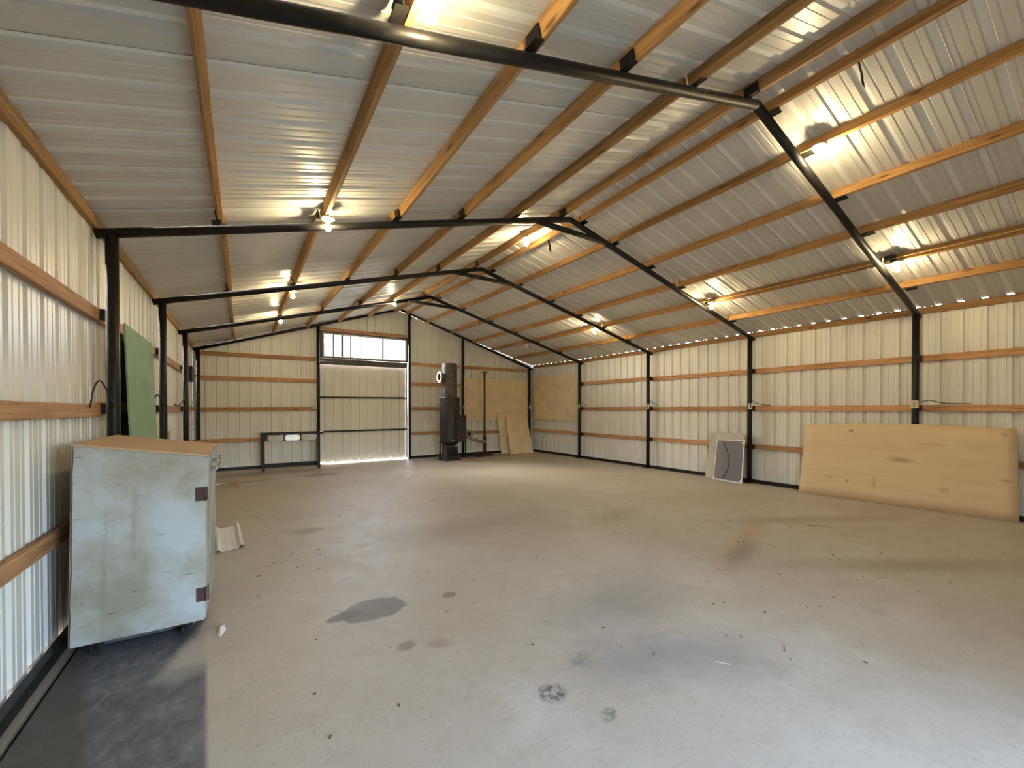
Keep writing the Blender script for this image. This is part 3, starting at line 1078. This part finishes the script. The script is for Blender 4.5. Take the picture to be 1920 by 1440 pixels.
# ---- green board, and a black sheet put in for the dark gap behind it
gb = slab('green_wallboard', [(0.10, 5.065, 0.0), (0.10, 6.335, 0.0), (0.022, 6.375, 2.222), (0.022, 5.095, 2.232)], -0.013, 'green_board')
tag(gb, 'tall pale green wallboard leaning against the girts between two columns', 'board')
bb = slab('dark_gap_sheet', [(-0.109, 5.50, 0.08), (-0.109, 6.60, 0.08), (-0.109, 6.60, 2.16), (-0.109, 5.50, 2.16)], -0.006, 'dark_gap_sheet')
tag(bb, 'black sheet put in for the dark gap behind the green wallboard', 'board')

# ---- plywood sheet leaning on the near right column, bowed
vs, fs = [], []
NU, NV = 20, 8
for j in range(NV + 1):
    for k in range(NU + 1):
        u, w = k / NU, j / NV
        bx = lerp(9.268, 9.395, u) + 0.02 * math.sin(math.pi * u)
        by = lerp(3.800, 1.330, u)
        tx = lerp(9.36, 9.43, u) + 0.018 * math.sin(math.pi * u)
        ty = lerp(3.735, 1.355, u)
        h = 1.197 + 0.040 * math.sin(math.pi * u) + 0.012 * u
        vs.append((lerp(bx, tx, w ** 1.15), lerp(by, ty, w), 0.002 + h * w))
for j in range(NV):
    for k in range(NU):
        a = j * (NU + 1) + k
        fs.append((a, a + NU + 1, a + NU + 2, a + 1))
ply = mesh('plywood_sheet', vs, fs, 'plywood', None, True, origin=(9.33, 2.56, 0))
tag(ply, 'large bowed plywood sheet leaning on its long edge against the right wall', 'plywood')
sm = ply.modifiers.new('thickness', 'SOLIDIFY')
sm.thickness, sm.offset = 0.012, -1

# ---- window screen and the grey hardboards behind it
hb1 = slab('hardboard_sheet', [(9.452, 4.93, 0.0), (9.452, 5.69, 0.0), (9.515, 5.62, 0.965), (9.515, 4.90, 0.985)], 0.008, 'hardboard_grey')
tag(hb1, 'grey hardboard sheet rearmost of two behind the white window screen', 'board')
hb2 = slab('hardboard_sheet', [(9.385, 4.865, 0.0), (9.385, 5.66, 0.0), (9.475, 5.50, 0.93), (9.475, 4.865, 0.95)], 0.008, 'hardboard_grey')
tag(hb2, 'grey hardboard sheet directly behind the white window screen, foremost of two', 'board')
scr = thing('window_screen', (9.29, 5.09, 0), 'white-framed grey window screen leaning by a black column', 'window screen')
a, b = V((9.292, 5.425, 0.004)), V((9.225, 4.775, 0.004))
d_, c_ = V((9.375, 5.385, 0.838)), V((9.355, 4.790, 0.852))


def sp(u, w):
    return lerp(lerp(a, b, u), lerp(d_, c_, u), w)


nrm = (b - a).cross(d_ - a).normalized()


def sbar(u0, w0, u1, w1, wid):
    A, B = sp(u0, w0), sp(u1, w1)
    return beam('screen_frame', A, B, wid, 0.014, 'white_plastic', scr, nrm)


sbar(0, 0.012, 1, 0.012, 0.024)
sbar(0, 0.988, 1, 0.988, 0.024)
sbar(0.018, 0.026, 0.018, 0.974, 0.024)
sbar(0.982, 0.026, 0.982, 0.974, 0.024)
vs, fs = [], []
for j in range(13):
    for k in range(13):
        u, w = 0.035 + 0.93 * k / 12, 0.026 + 0.948 * j / 12
        cr = 0.22 + 0.30 * math.sin(math.pi * (0.12 + 0.88 * w))
        vs.append(sp(u, w) + nrm * (0.010 * math.exp(-((u - cr) / 0.05) ** 2)))
for j in range(12):
    for k in range(12):
        q = 13 * j + k
        fs.append((q, q + 1, q + 14, q + 13))
mesh('screen_mesh', vs, fs, 'insect_mesh', scr, True, origin=a)
for u, w in ((0.945, 0.935), (0.945, 0.05)):
    box('corner_clip', sp(u, w) + nrm * 0.004, (0.035, 0.035, 0.012), 'white_plastic', scr, frame_mat(a, b, nrm))
pts = [sp(0.22 + 0.30 * math.sin(math.pi * (0.12 + 0.88 * w)), w) + nrm * 0.011 for w in [0.03 + 0.94 * k / 14 for k in range(15)]]
tube('crease_line', pts, 0.005, 'cable_black', scr, 6)  # thin black tube drawing in the dark line of the mesh crease

# ---- tan hardboards of the far right corner
hp = 12.338 + 0.056
for x0, x1, z0, z1, lab in ((6.935, 7.50, 1.125, 2.490, 'narrow tan hardboard panel fixed on the gable wall beside the stove post'),
                            (7.504, 9.44, 1.110, 2.495, 'wide tan hardboard panel fixed on the gable wall behind the rusty pole')):
    o = slab('hardboard_sheet', [(x0, hp, z0), (x1, hp, z0 - 0.01), (x1, hp, z1 + 0.005), (x0, hp, z1)], 0.006, 'hardboard')
    tag(o, lab, 'panel')
o = slab('hardboard_sheet', [(W + 0.118, 12.30, 1.112), (W + 0.118, 9.90, 1.110), (W + 0.118, 9.90, 2.590), (W + 0.118, 12.30, 2.595)], 0.006, 'hardboard')
tag(o, 'tan hardboard panel fixed on the right wall in the far corner', 'panel')
o = slab('hardboard_sheet', [(8.165, 12.10, 0.0), (8.62, 12.06, 0.0), (8.60, 12.33, 1.36), (8.135, 12.33, 1.36)], 0.010, 'hardboard')
tag(o, 'narrow tan hardboard leaning behind the wider leaning one', 'board')
o = slab('hardboard_sheet', [(8.305, 11.75, 0.0), (9.215, 11.73, 0.0), (9.29, 12.30, 1.335), (8.44, 12.30, 1.36)], 0.010, 'hardboard')
tag(o, 'wide tan hardboard leaning askew in the far corner', 'board')

# ---- wood stove
sx, sy = 6.00, 11.45
st = thing('wood_stove', (sx, sy, 0), 'tall black barrel wood stove with rusty drum flue on top', 'stove')
lathe('firebox', [(0, 0.44), (0.19, 0.445), (0.265, 0.50), (0.292, 0.58), (0.295, 0.64), (0.295, 1.79), (0.29, 1.815), (0.285, 1.82), (0, 1.82)], (sx, sy, 0), 'stove_steel', st, 40)
drm = lathe('drum', [(0, 1.815), (0.223, 1.815), (0.223, 1.83), (0.222, 2.75), (0.215, 2.79), (0.19, 2.80), (0.185, 2.775), (0, 2.775)], (sx, sy, 0), 'tank_steel', st, 36)
for k in range(10):
    an = k * 2 * math.pi / 10
    lathe('bolt', [(0, 0), (0.012, 0), (0.012, 0.02), (0, 0.022)], (sx + 0.2 * math.cos(an), sy + 0.2 * math.sin(an), 2.795), 'dull_metal', drm, 6)
# side outlet, pointing left
dirx = V((-1.0, -0.03, 0)).normalized()
p0 = V((sx, sy, 2.40)) + dirx * 0.20
bm = bmesh.new()
add_tube(bm, [p0, p0 + dirx * 0.12], 0.115, 20, False)
add_tube(bm, [p0 + dirx * 0.12, p0], 0.10, 20, False)
out = bmesh_obj('outlet', bm, 'tank_steel', st, origin=p0)
qrot = V((0, 0, 1)).rotation_difference(dirx).to_matrix()
lathe('flange', [(0.10, -0.006), (0.165, -0.006), (0.168, 0.0), (0.165, 0.008), (0.105, 0.008), (0.10, 0.0), (0.10, -0.006)], p0 + dirx * 0.125, 'porcelain', out, 24, qrot)
# hopper door box on the right front
fdir = V((0.10, -1, 0)).normalized()
rdir = V((1, 0.10, 0)).normalized()
rotm = Matrix((rdir, -fdir, V((0, 0, 1)))).transposed()
cbx = V((sx, sy, 0)) + fdir * 0.26 + rdir * 0.20
hop = box('door_box', cbx + V((0, 0, 0.915)), (0.32, 0.18, 0.76), 'stove_steel', st, rotm, 0.008)
dd = box('door', cbx + fdir * 0.10 + V((0, 0, 0.915)), (0.28, 0.025, 0.70), 'stove_steel', st, rotm, 0.006)
for z in (0.70, 1.12):
    tube('hinge', [cbx + fdir * 0.115 - rdir * 0.14 + V((0, 0, z - 0.03)), cbx + fdir * 0.115 - rdir * 0.14 + V((0, 0, z + 0.03))], 0.012, 'dull_metal', dd, 8)
tube('handle', [cbx + fdir * 0.115 + rdir * 0.10 + V((0, 0, 0.86)), cbx + fdir * 0.16 + rdir * 0.10 + V((0, 0, 0.88)), cbx + fdir * 0.16 + rdir * 0.10 + V((0, 0, 0.98))], 0.011, 'dull_metal', dd, 8)
# stand: plinth, ash box, legs
pl = bmesh.new()
add_box(pl, V((sx, sy, 0.09)), (0.50, 0.46, 0.18), rotm, 0.01)
bmesh_obj('plinth', pl, 'stove_steel', st, origin=(sx, sy, 0))
ash = box('ash_box', V((sx, sy, 0.30)) + fdir * 0.07 - rdir * 0.03, (0.36, 0.30, 0.30), 'stove_steel', st, rotm, 0.008)
box('ash_door', V((sx, sy, 0.23)) + fdir * 0.225 - rdir * 0.03, (0.30, 0.016, 0.22), 'black_steel', ash, rotm)
box('damper', V((sx, sy, 0.42)) + fdir * 0.23 + rdir * 0.09, (0.08, 0.02, 0.03), 'galvanised', ash, rotm)
for k in (-1, 1):
    tube('leg', [V((sx, sy, 0.0)) + rdir * 0.25 * k - fdir * 0.12, V((sx, sy, 0.56)) + rdir * 0.25 * k - fdir * 0.12], 0.022, 'black_steel', st, 8)
for k in range(3):
    lathe('rivet', [(0, 0), (0.016, 0.002), (0.018, 0.014), (0, 0.02)], V((sx, sy, 0.575 + 0.012 * k)) + fdir * 0.286 + rdir * (-0.10 + 0.07 * k), 'dull_metal', st, 10, V((0, 0, 1)).rotation_difference(fdir).to_matrix())

# ---- rusty shoring pole
px_, py_ = 7.55, 12.12
pole = thing('shoring_pole', (px_, py_, 0), 'thin rusty steel pole standing on a round base before the tan panel', 'pole')
tube('shaft', [(px_, py_, 0.02), (px_, py_, 2.66)], 0.030, 'rusty_steel', pole, 12)
tube('sleeve', [(px_, py_, 0.03), (px_, py_, 0.62)], 0.046, 'rusty_steel', pole, 12)
box('head_plate', (px_, py_, 2.675), (0.19, 0.12, 0.03), 'rusty_steel', pole)
lathe('base_disc', [(0, 0), (0.30, 0), (0.31, 0.012), (0.26, 0.04), (0.09, 0.06), (0.05, 0.10), (0, 0.10)], (px_, py_, 0), 'rusty_steel', pole, 24)

# ---- flue pipe with wide collar on a stub post
fx, fy = 6.86, 11.95
fp = thing('flue_elbow', (fx, fy, 0), 'dull metal flue pipe with wide round collar on a black stub beside the stove', 'pipe')
cdir = V((-0.45, -0.88, 0.12)).normalized()
cq = V((0, 0, 1)).rotation_difference(cdir).to_matrix()
lathe('collar', [(0.055, 0.0), (0.125, 0.0), (0.135, 0.02), (0.12, 0.05), (0.075, 0.075), (0.06, 0.075), (0.055, 0.0)], (fx + 0.03, fy - 0.03, 0.70), 'dull_metal', fp, 24, cq)
lathe('throat', [(0, -0.10), (0.09, -0.10), (0.10, -0.02), (0.10, 0.0), (0.055, 0.004), (0.055, -0.02), (0, -0.02)], (fx + 0.03, fy - 0.03, 0.70), 'rusty_steel', fp, 20, cq)
tube('arm', [(fx + 0.08, fy - 0.02, 0.56), (fx + 0.20, fy - 0.03, 0.52), (fx + 0.52, fy - 0.08, 0.43)], 0.045, 'dull_metal', fp, 14)
lathe('arm_collar', [(0.040, -0.03), (0.062, -0.03), (0.062, 0.03), (0.040, 0.03)], (fx + 0.53, fy - 0.08, 0.43), 'dull_metal', fp, 16, V((0, 0, 1)).rotation_difference(V((0.96, -0.15, -0.25)).normalized()).to_matrix())
lathe('joint_ball', [(0, -0.05), (0.04, -0.035), (0.055, 0), (0.04, 0.035), (0, 0.05)], (fx + 0.11, fy - 0.04, 0.555), 'galvanised', fp, 14)
tube('stub', [(fx - 0.09, fy, 0.01), (fx - 0.09, fy, 0.66)], 0.024, 'black_steel', fp, 10)
tube('strut', [(fx - 0.09, fy, 0.60), (fx + 0.06, fy - 0.02, 0.60)], 0.024, 'black_steel', fp, 10)
box('foot', (fx - 0.04, fy, 0.02), (0.42, 0.22, 0.04), 'black_steel', fp)
jk = thing('jack_base', (7.12, 11.72, 0), 'low black steel base lying on the floor between stove and pole', 'base')
box('plate', (7.12, 11.72, 0.012), (0.26, 0.20, 0.024), 'black_steel', jk)
tube('bar', [(7.02, 11.74, 0.045), (7.22, 11.68, 0.05)], 0.022, 'black_steel', jk, 8)

# ---- steel table frame by the door
tb = thing('steel_table_frame', (1.9, 11.62, 0), 'black steel table frame with three rounded plates under its rail', 'table')
y0, y1 = 11.62, 12.22
for x, yy in ((1.292, y0), (2.500, y0), (2.56, y1 - 0.05), (1.292, y1)):
    lg = beam('leg', (x, yy, 0.002), (x, yy, 0.86), 0.055, 0.055, 'black_steel', tb, (0, 1, 0))
beam('top_rail', (1.24, y0, 0.882), (2.60, y0, 0.886), 0.06, 0.035, 'black_steel', tb)
beam('top_rail', (1.24, y1, 0.882), (2.58, y1 - 0.02, 0.886), 0.04, 0.035, 'black_steel', tb)
for x in (1.262, 2.56):
    beam('cross_rail', (x, y0 + 0.03, 0.882), (x, y1 - 0.03, 0.882), 0.04, 0.035, 'black_steel', tb)
beam('foot_rail', (1.32, y1, 0.10), (2.54, y1, 0.10), 0.04, 0.04, 'black_steel', tb)
for x0, x1, mt in ((1.385, 1.715, 'dull_metal'), (1.745, 2.075, 'galvanised'), (2.105, 2.455, 'dull_metal')):
    bm = bmesh.new()
    add_box(bm, ((x0 + x1) / 2, y0 + 0.005, 0.79), (x1 - x0, 0.012, 0.145))
    es = [e for e in bm.edges if abs(e.verts[0].co.y - e.verts[1].co.y) > 0.005]
    bmesh.ops.bevel(bm, geom=es, offset=0.035, segments=4, affect='EDGES')
    bmesh_obj('plate', bm, mt, tb, origin=((x0 + x1) / 2, y0, 0.79))
for x in (1.73, 2.09):
    beam('hanger', (x, y0, 0.715), (x, y0, 0.866), 0.022, 0.022, 'black_steel', tb, (0, 1, 0))
box('gusset', (1.345, y0, 0.80), (0.06, 0.012, 0.13), 'black_steel', tb)
tube('peg', [(1.262, y0, 0.90), (1.262, y0, 0.955)], 0.006, 'black_steel', tb, 6)
tube('peg', [(1.385, y0, 0.90), (1.385, y0, 0.95)], 0.006, 'black_steel', tb, 6)

# ---- workbench by the left wall, boards lying on it
wbn = thing('workbench', (0.08, 10.5, 0), 'low wooden workbench along the left wall beyond the cabinet', 'workbench')
for x, yy in ((0.09, 9.45), (0.19, 9.45), (0.09, 11.6), (0.19, 11.6)):
    beam('leg', (x, yy, 0), (x, yy, 0.762), 0.06, 0.06, 'board_dull', wbn, (0, 1, 0))
slab('bench_top', [(0.05, 9.3, 0.764), (0.23, 9.3, 0.764), (0.23, 11.7, 0.764), (0.05, 11.7, 0.764)], 0.03, 'board_dull', wbn)
o = slab('loose_board', [(0.055, 8.9, 0.796), (0.25, 8.85, 0.796), (0.20, 11.35, 0.796), (0.055, 11.4, 0.796)], 0.018, 'board_dull')
tag(o, 'plywood offcut lying on the low workbench', 'board')
o = slab('wood_offcut', [(0.0, 7.40, 0.0), (0.05, 7.40, 0.0), (0.05, 7.45, 1.19), (0.0, 7.45, 1.19)], 0.02, 'board_dull')
tag(o, 'thin pale stick standing by the column beyond the green wallboard', 'stick')

# ---- things on the floor
o = slab('floor_board', [(0.16, 9.64, 0.0), (0.822, 9.60, 0.0), (0.80, 10.24, 0.0), (0.16, 10.30, 0.0)], 0.03, 'board_dull')
tag(o, 'brown board lying flat on the floor past the cabinet', 'board')
hk = thing('metal_bracket', (0.52, 9.95, 0.03), 'small grey metal bracket lying on the brown floor board', 'bracket')
box('plate', (0.52, 9.90, 0.036), (0.16, 0.14, 0.010), 'dull_metal', hk)
tube('rod', [(0.44, 9.86, 0.05), (0.52, 9.97, 0.055), (0.60, 9.88, 0.05)], 0.012, 'galvanised', hk, 8)

pr = [(-0.03, 0.0), (-0.012, 0.028), (0.012, 0.028), (0.03, 0), (0.095, 0), (0.10, 0.004), (0.105, 0), (0.17, 0), (0.175, 0.004), (0.18, 0), (0.225, 0), (0.245, 0.032), (0.268, 0.032), (0.288, 0.0)]
vs, fs = [], []
ax = V((0.245, 0.10, 0)).normalized()
for q, d in pr:
    for w in (0, 1):
        p = lerp(V((0.640, 5.44, 0.004)), V((0.590, 6.30, 0.05)), w) + ax * (q + 0.03) * 0.86 + V((0, 0, d))
        vs += [p, p + V((0, 0, 0.0015))]
for i in range(len(pr) - 1):
    a0, b0 = 4 * i, 4 * i + 4
    fs += [(a0, b0, b0 + 2, a0 + 2), (a0 + 1, a0 + 3, b0 + 3, b0 + 1)]
o = mesh('sheet_metal_scrap', vs, fs, 'wall_paint', origin=(0.7, 5.6, 0))
tag(o, 'short offcut of pale ribbed steel sheet lying on the floor by the cabinet', 'scrap')
vs = [(0.735, 3.57, 0.001), (0.755, 3.53, 0.003), (0.785, 3.60, 0.012), (0.775, 3.66, 0.022), (0.757, 3.72, 0.004), (0.752, 3.64, 0.03)]
o = mesh('paper_scrap', [V(v) for v in vs], [(0, 1, 5), (1, 2, 5), (2, 3, 5), (3, 4, 5), (4, 0, 5), (0, 4, 3, 2, 1)], 'paper', origin=(0.76, 3.6, 0))
tag(o, 'crumpled white scrap on the floor beside the cabinet corner', 'scrap')
o = beam('wood_stick', (6.95, 2.72, 0.006), (7.12, 2.58, 0.006), 0.018, 0.010, 'board_dull')
tag(o, 'small pale stick on the floor before the plywood', 'stick')

# leaf bits and straw on the slab: nobody could count them
rd = random.Random(21)
bm = bmesh.new()
bs = bmesh.new()
spots = [(5.3, 4.4, 0.6, 60), (3.4, 9.5, 1.6, 40), (5.5, 2.2, 1.2, 30), (3.4, 6.5, 2.0, 45), (1.4, 4.6, 0.6, 18), (2.6, 3.0, 1.2, 25), (6.8, 3.2, 1.4, 22), (4.0, 1.8, 0.9, 18), (1.3, 7.5, 0.7, 15)]
for X_, Y_, R_, n_ in spots:
    for k in range(n_):
        x, y = rd.gauss(X_, R_ * 0.6), rd.gauss(Y_, R_ * 0.5)
        if not (0.9 < x < 9.0 and 1.2 < y < 11.5):
            continue
        L, w, an = rd.uniform(0.006, 0.022), rd.uniform(0.003, 0.007), rd.uniform(0, math.pi)
        tgt = bm
        if rd.random() < 0.2:
            tgt, L, w = bs, rd.uniform(0.03, 0.09), 0.003
        add_box(tgt, (x, y, 0.003), (L, w, 0.004), Matrix.Rotation(an, 3, 'Z') @ Matrix.Rotation(rd.uniform(-0.06, 0.06), 3, 'Y'))
o = bmesh_obj('debris', bm, 'debris')
tag(o, 'dry brown leaf bits scattered over the concrete floor', 'debris', kind='stuff')
o = bmesh_obj('straw', bs, 'straw')
tag(o, 'stray straw stalks scattered over the concrete floor', 'straw', kind='stuff')


# ---- outlet boxes
def outlet(c, face, lab, mat='white_plastic', w=0.068, h=0.112):
    f = V(face).normalized()
    r = V((0, 0, 1)).cross(f)
    rot = Matrix((r, f, V((0, 0, 1)))).transposed()
    c = V(c) + f * 0.010
    o = thing('outlet_box', c, lab, 'outlet', 'outlet boxes on the steel posts')
    box('back_box', V(c) - f * 0.022, (w * 0.94, 0.044, h * 0.94), 'dull_metal' if mat == 'white_plastic' else mat, o, rot)
    cp = box('cover_plate', V(c) + f * 0.003, (w, 0.006, h), mat, o, rot, 0.002)
    for s in (-1, 1):
        box('socket', V(c) + f * 0.007 + V((0, 0, s * 0.022)), (0.030, 0.004, 0.028), 'dark_slot' if mat == 'white_plastic' else 'dull_metal', o, rot)


fcam = (-0.80, -0.6, 0)
outlet((9.412, 2.335, 1.545), (-1, 0, 0), 'ivory outlet box on the column above the plywood', 'ivory_plastic', 0.085, 0.115)
outlet((9.444, 4.735, 1.530), (-0.9, -0.45, 0), 'white outlet box on the column above the window screen')
outlet((9.442, 7.215, 1.540), (-0.9, -0.45, 0), 'white outlet box on the right-wall column two bays from the gable')
outlet((9.440, 9.74, 1.553), (-0.9, -0.45, 0), 'white outlet box on the right-wall column beside the corner panel')
outlet((2.510, 12.345, 1.540), (0, -1, 0), 'white outlet box on the post left of the gable door')
outlet((6.874, 12.24, 1.546), (0, -1, 0), 'white outlet box on the post behind the stove')
outlet((9.46, 12.268, 1.549), (-0.5, -0.9, 0), 'white outlet box on the far corner column')

eb = thing('breaker_box', (-0.02, 10.75, 2.19), 'dark flat breaker box on the left wall near the gable', 'breaker box')
box('housing', (-0.015, 10.75, 2.19), (0.10, 0.32, 0.30), 'black_steel', eb, None, 0.004)
box('cover', (0.039, 10.75, 2.19), (0.008, 0.30, 0.28), 'grey_board', eb)


# ---- cables and straps
def cable(pts, r, mat, lab, name='electric_cable', sub=5):
    P = [V(p) for p in pts]
    out = []
    for i in range(len(P) - 1):
        p0, p1, p2, p3 = P[max(i - 1, 0)], P[i], P[i + 1], P[min(i + 2, len(P) - 1)]
        for k in range(sub):
            q = k / sub
            out.append(0.5 * ((2 * p1) + (p2 - p0) * q + (2 * p0 - 5 * p1 + 4 * p2 - p3) * q * q + (3 * p1 - p0 - 3 * p2 + p3) * q ** 3))
    out.append(P[-1])
    o = tube(name, out, r, mat, None, 6)
    return tag(o, lab, 'cable')


def under(x, y, side, dz):
    """a point on the side face of a purlin"""
    return (x + side, y, zraf(x, y) + RR + 0.008 + dz)


rk = random.Random(9)
cable([under(4.685, y, 0.030, 0.03 + rk.uniform(-0.015, 0.012)) for y in [0.2 + 0.62 * k for k in range(20)]], 0.007, 'cable_yellow', 'yellowish cable stapled along the ridge purlin')
cable([under(7.93 + (0.075 if y < 4.79 else 0), y, -0.030, 0.034 + rk.uniform(-0.012, 0.012)) for y in [0.2 + 0.6 * k for k in range(16)]], 0.008, 'cable_yellow', 'yellowish cable stapled along a purlin of the right slope')
cable([(W + 0.03, 4.83, 1.58), (W + 0.06, 4.78, 1.64), (W + 0.08, 4.70, 1.60), (W + 0.10, 4.60, 1.565), (W + 0.112, 4.45, 1.545)], 0.006, 'cable_black', 'black cable looping from the outlet above the window screen')
cable([(W + 0.03, 7.36, 1.57), (W + 0.075, 7.27, 1.68), (W + 0.09, 7.16, 1.62), (W + 0.112, 7.05, 1.55)], 0.006, 'cable_black', 'black cable looping from the outlet two bays from the gable')
cable([(W + 0.03, 9.88, 1.6), (W + 0.075, 9.80, 1.70), (W + 0.08, 9.66, 1.62), (W + 0.112, 9.6, 1.55)], 0.006, 'cable_black', 'black cable looping beside the tan corner panel')
cable([(W - 0.03, 2.28, 1.58), (W + 0.04, 2.20, 1.60), (W + 0.10, 2.06, 1.56), (W + 0.115, 1.8, 1.548)], 0.006, 'cable_black', 'short black cable at the ivory outlet box')
cable([(-0.06, 4.45, 1.50), (-0.05, 4.50, 1.64), (-0.03, 4.58, 1.70), (0.0, 4.70, 1.58), (0.02, 4.74, 1.50)], 0.006, 'cable_black', 'black cable loop on the left wall beside the green-board frame column')
cable([(-0.06, 6.9, 1.52), (-0.03, 7.0, 1.66), (0.0, 7.1, 1.62), (0.02, 7.22, 1.53)], 0.009, 'cable_black', 'black cable loop on the left wall past the green wallboard')
cable([(-0.06, 8.9, 1.56), (-0.03, 9.2, 1.55), (0.0, 9.5, 1.66), (0.0, 9.7, 1.80), (0.02, 9.76, 1.95), (0.01, 9.77, 1.70), (0.0, 9.74, 1.50)], 0.010, 'cable_black', 'tangle of black cable by the left-wall column near the gable')
cable([(-0.06, 11.6, 2.14), (0.0, 11.7, 2.24), (0.03, 11.9, 2.18), (0.0, 12.1, 2.2), (0.0, 12.26, 2.2)], 0.010, 'cable_black', 'black cable end at the left corner of the gable wall')
cable([(5.03, 12.42, 2.55), (5.045, 12.40, 2.2), (5.03, 12.40, 1.95), (5.045, 12.40, 1.7), (5.04, 12.34, 1.3), (5.03, 12.34, 0.9), (4.98, 12.38, 0.95)], 0.009, 'white_plastic', 'white cable hanging beside the gable door')


def strap(x, y, z0, z1, lab, dy=0.0, w=0.034):
    vs, fs = [], []
    n = 8
    for k in range(n + 1):
        q = k / n
        z = lerp(z0, z1, q)
        xx = x + 0.02 * math.sin(q * 2.4) + (0.012 * (-1) ** k if k > n - 2 else 0)
        yy = y + dy * q + 0.01 * math.sin(q * 5)
        vs += [(xx - w / 2, yy, z), (xx + w / 2, yy, z), (xx + w / 2, yy + 0.003, z), (xx - w / 2, yy + 0.003, z)]
        if k:
            b = 4 * k
            for i in range(4):
                fs.append((b - 4 + i, b - 4 + (i + 1) % 4, b + (i + 1) % 4, b + i))
    fs += [(0, 1, 2, 3), (4 * n + 3, 4 * n + 2, 4 * n + 1, 4 * n)]
    o = mesh('hanging_strap', vs, fs, 'black_strap', origin=(x, y, z0))
    tag(o, lab, 'strap')


strap(4.995, 1.60, 4.37, 4.00, 'ragged black strap hanging from the ridge, nearest of three', -0.02, 0.05)
strap(4.995, 5.52, 4.22, 3.95, 'black strap hanging from the ridge beside a lit bulb', -0.03)
strap(4.995, 11.9, 4.27, 4.02, 'black strap hanging from the ridge at the gable wall', 0.0)
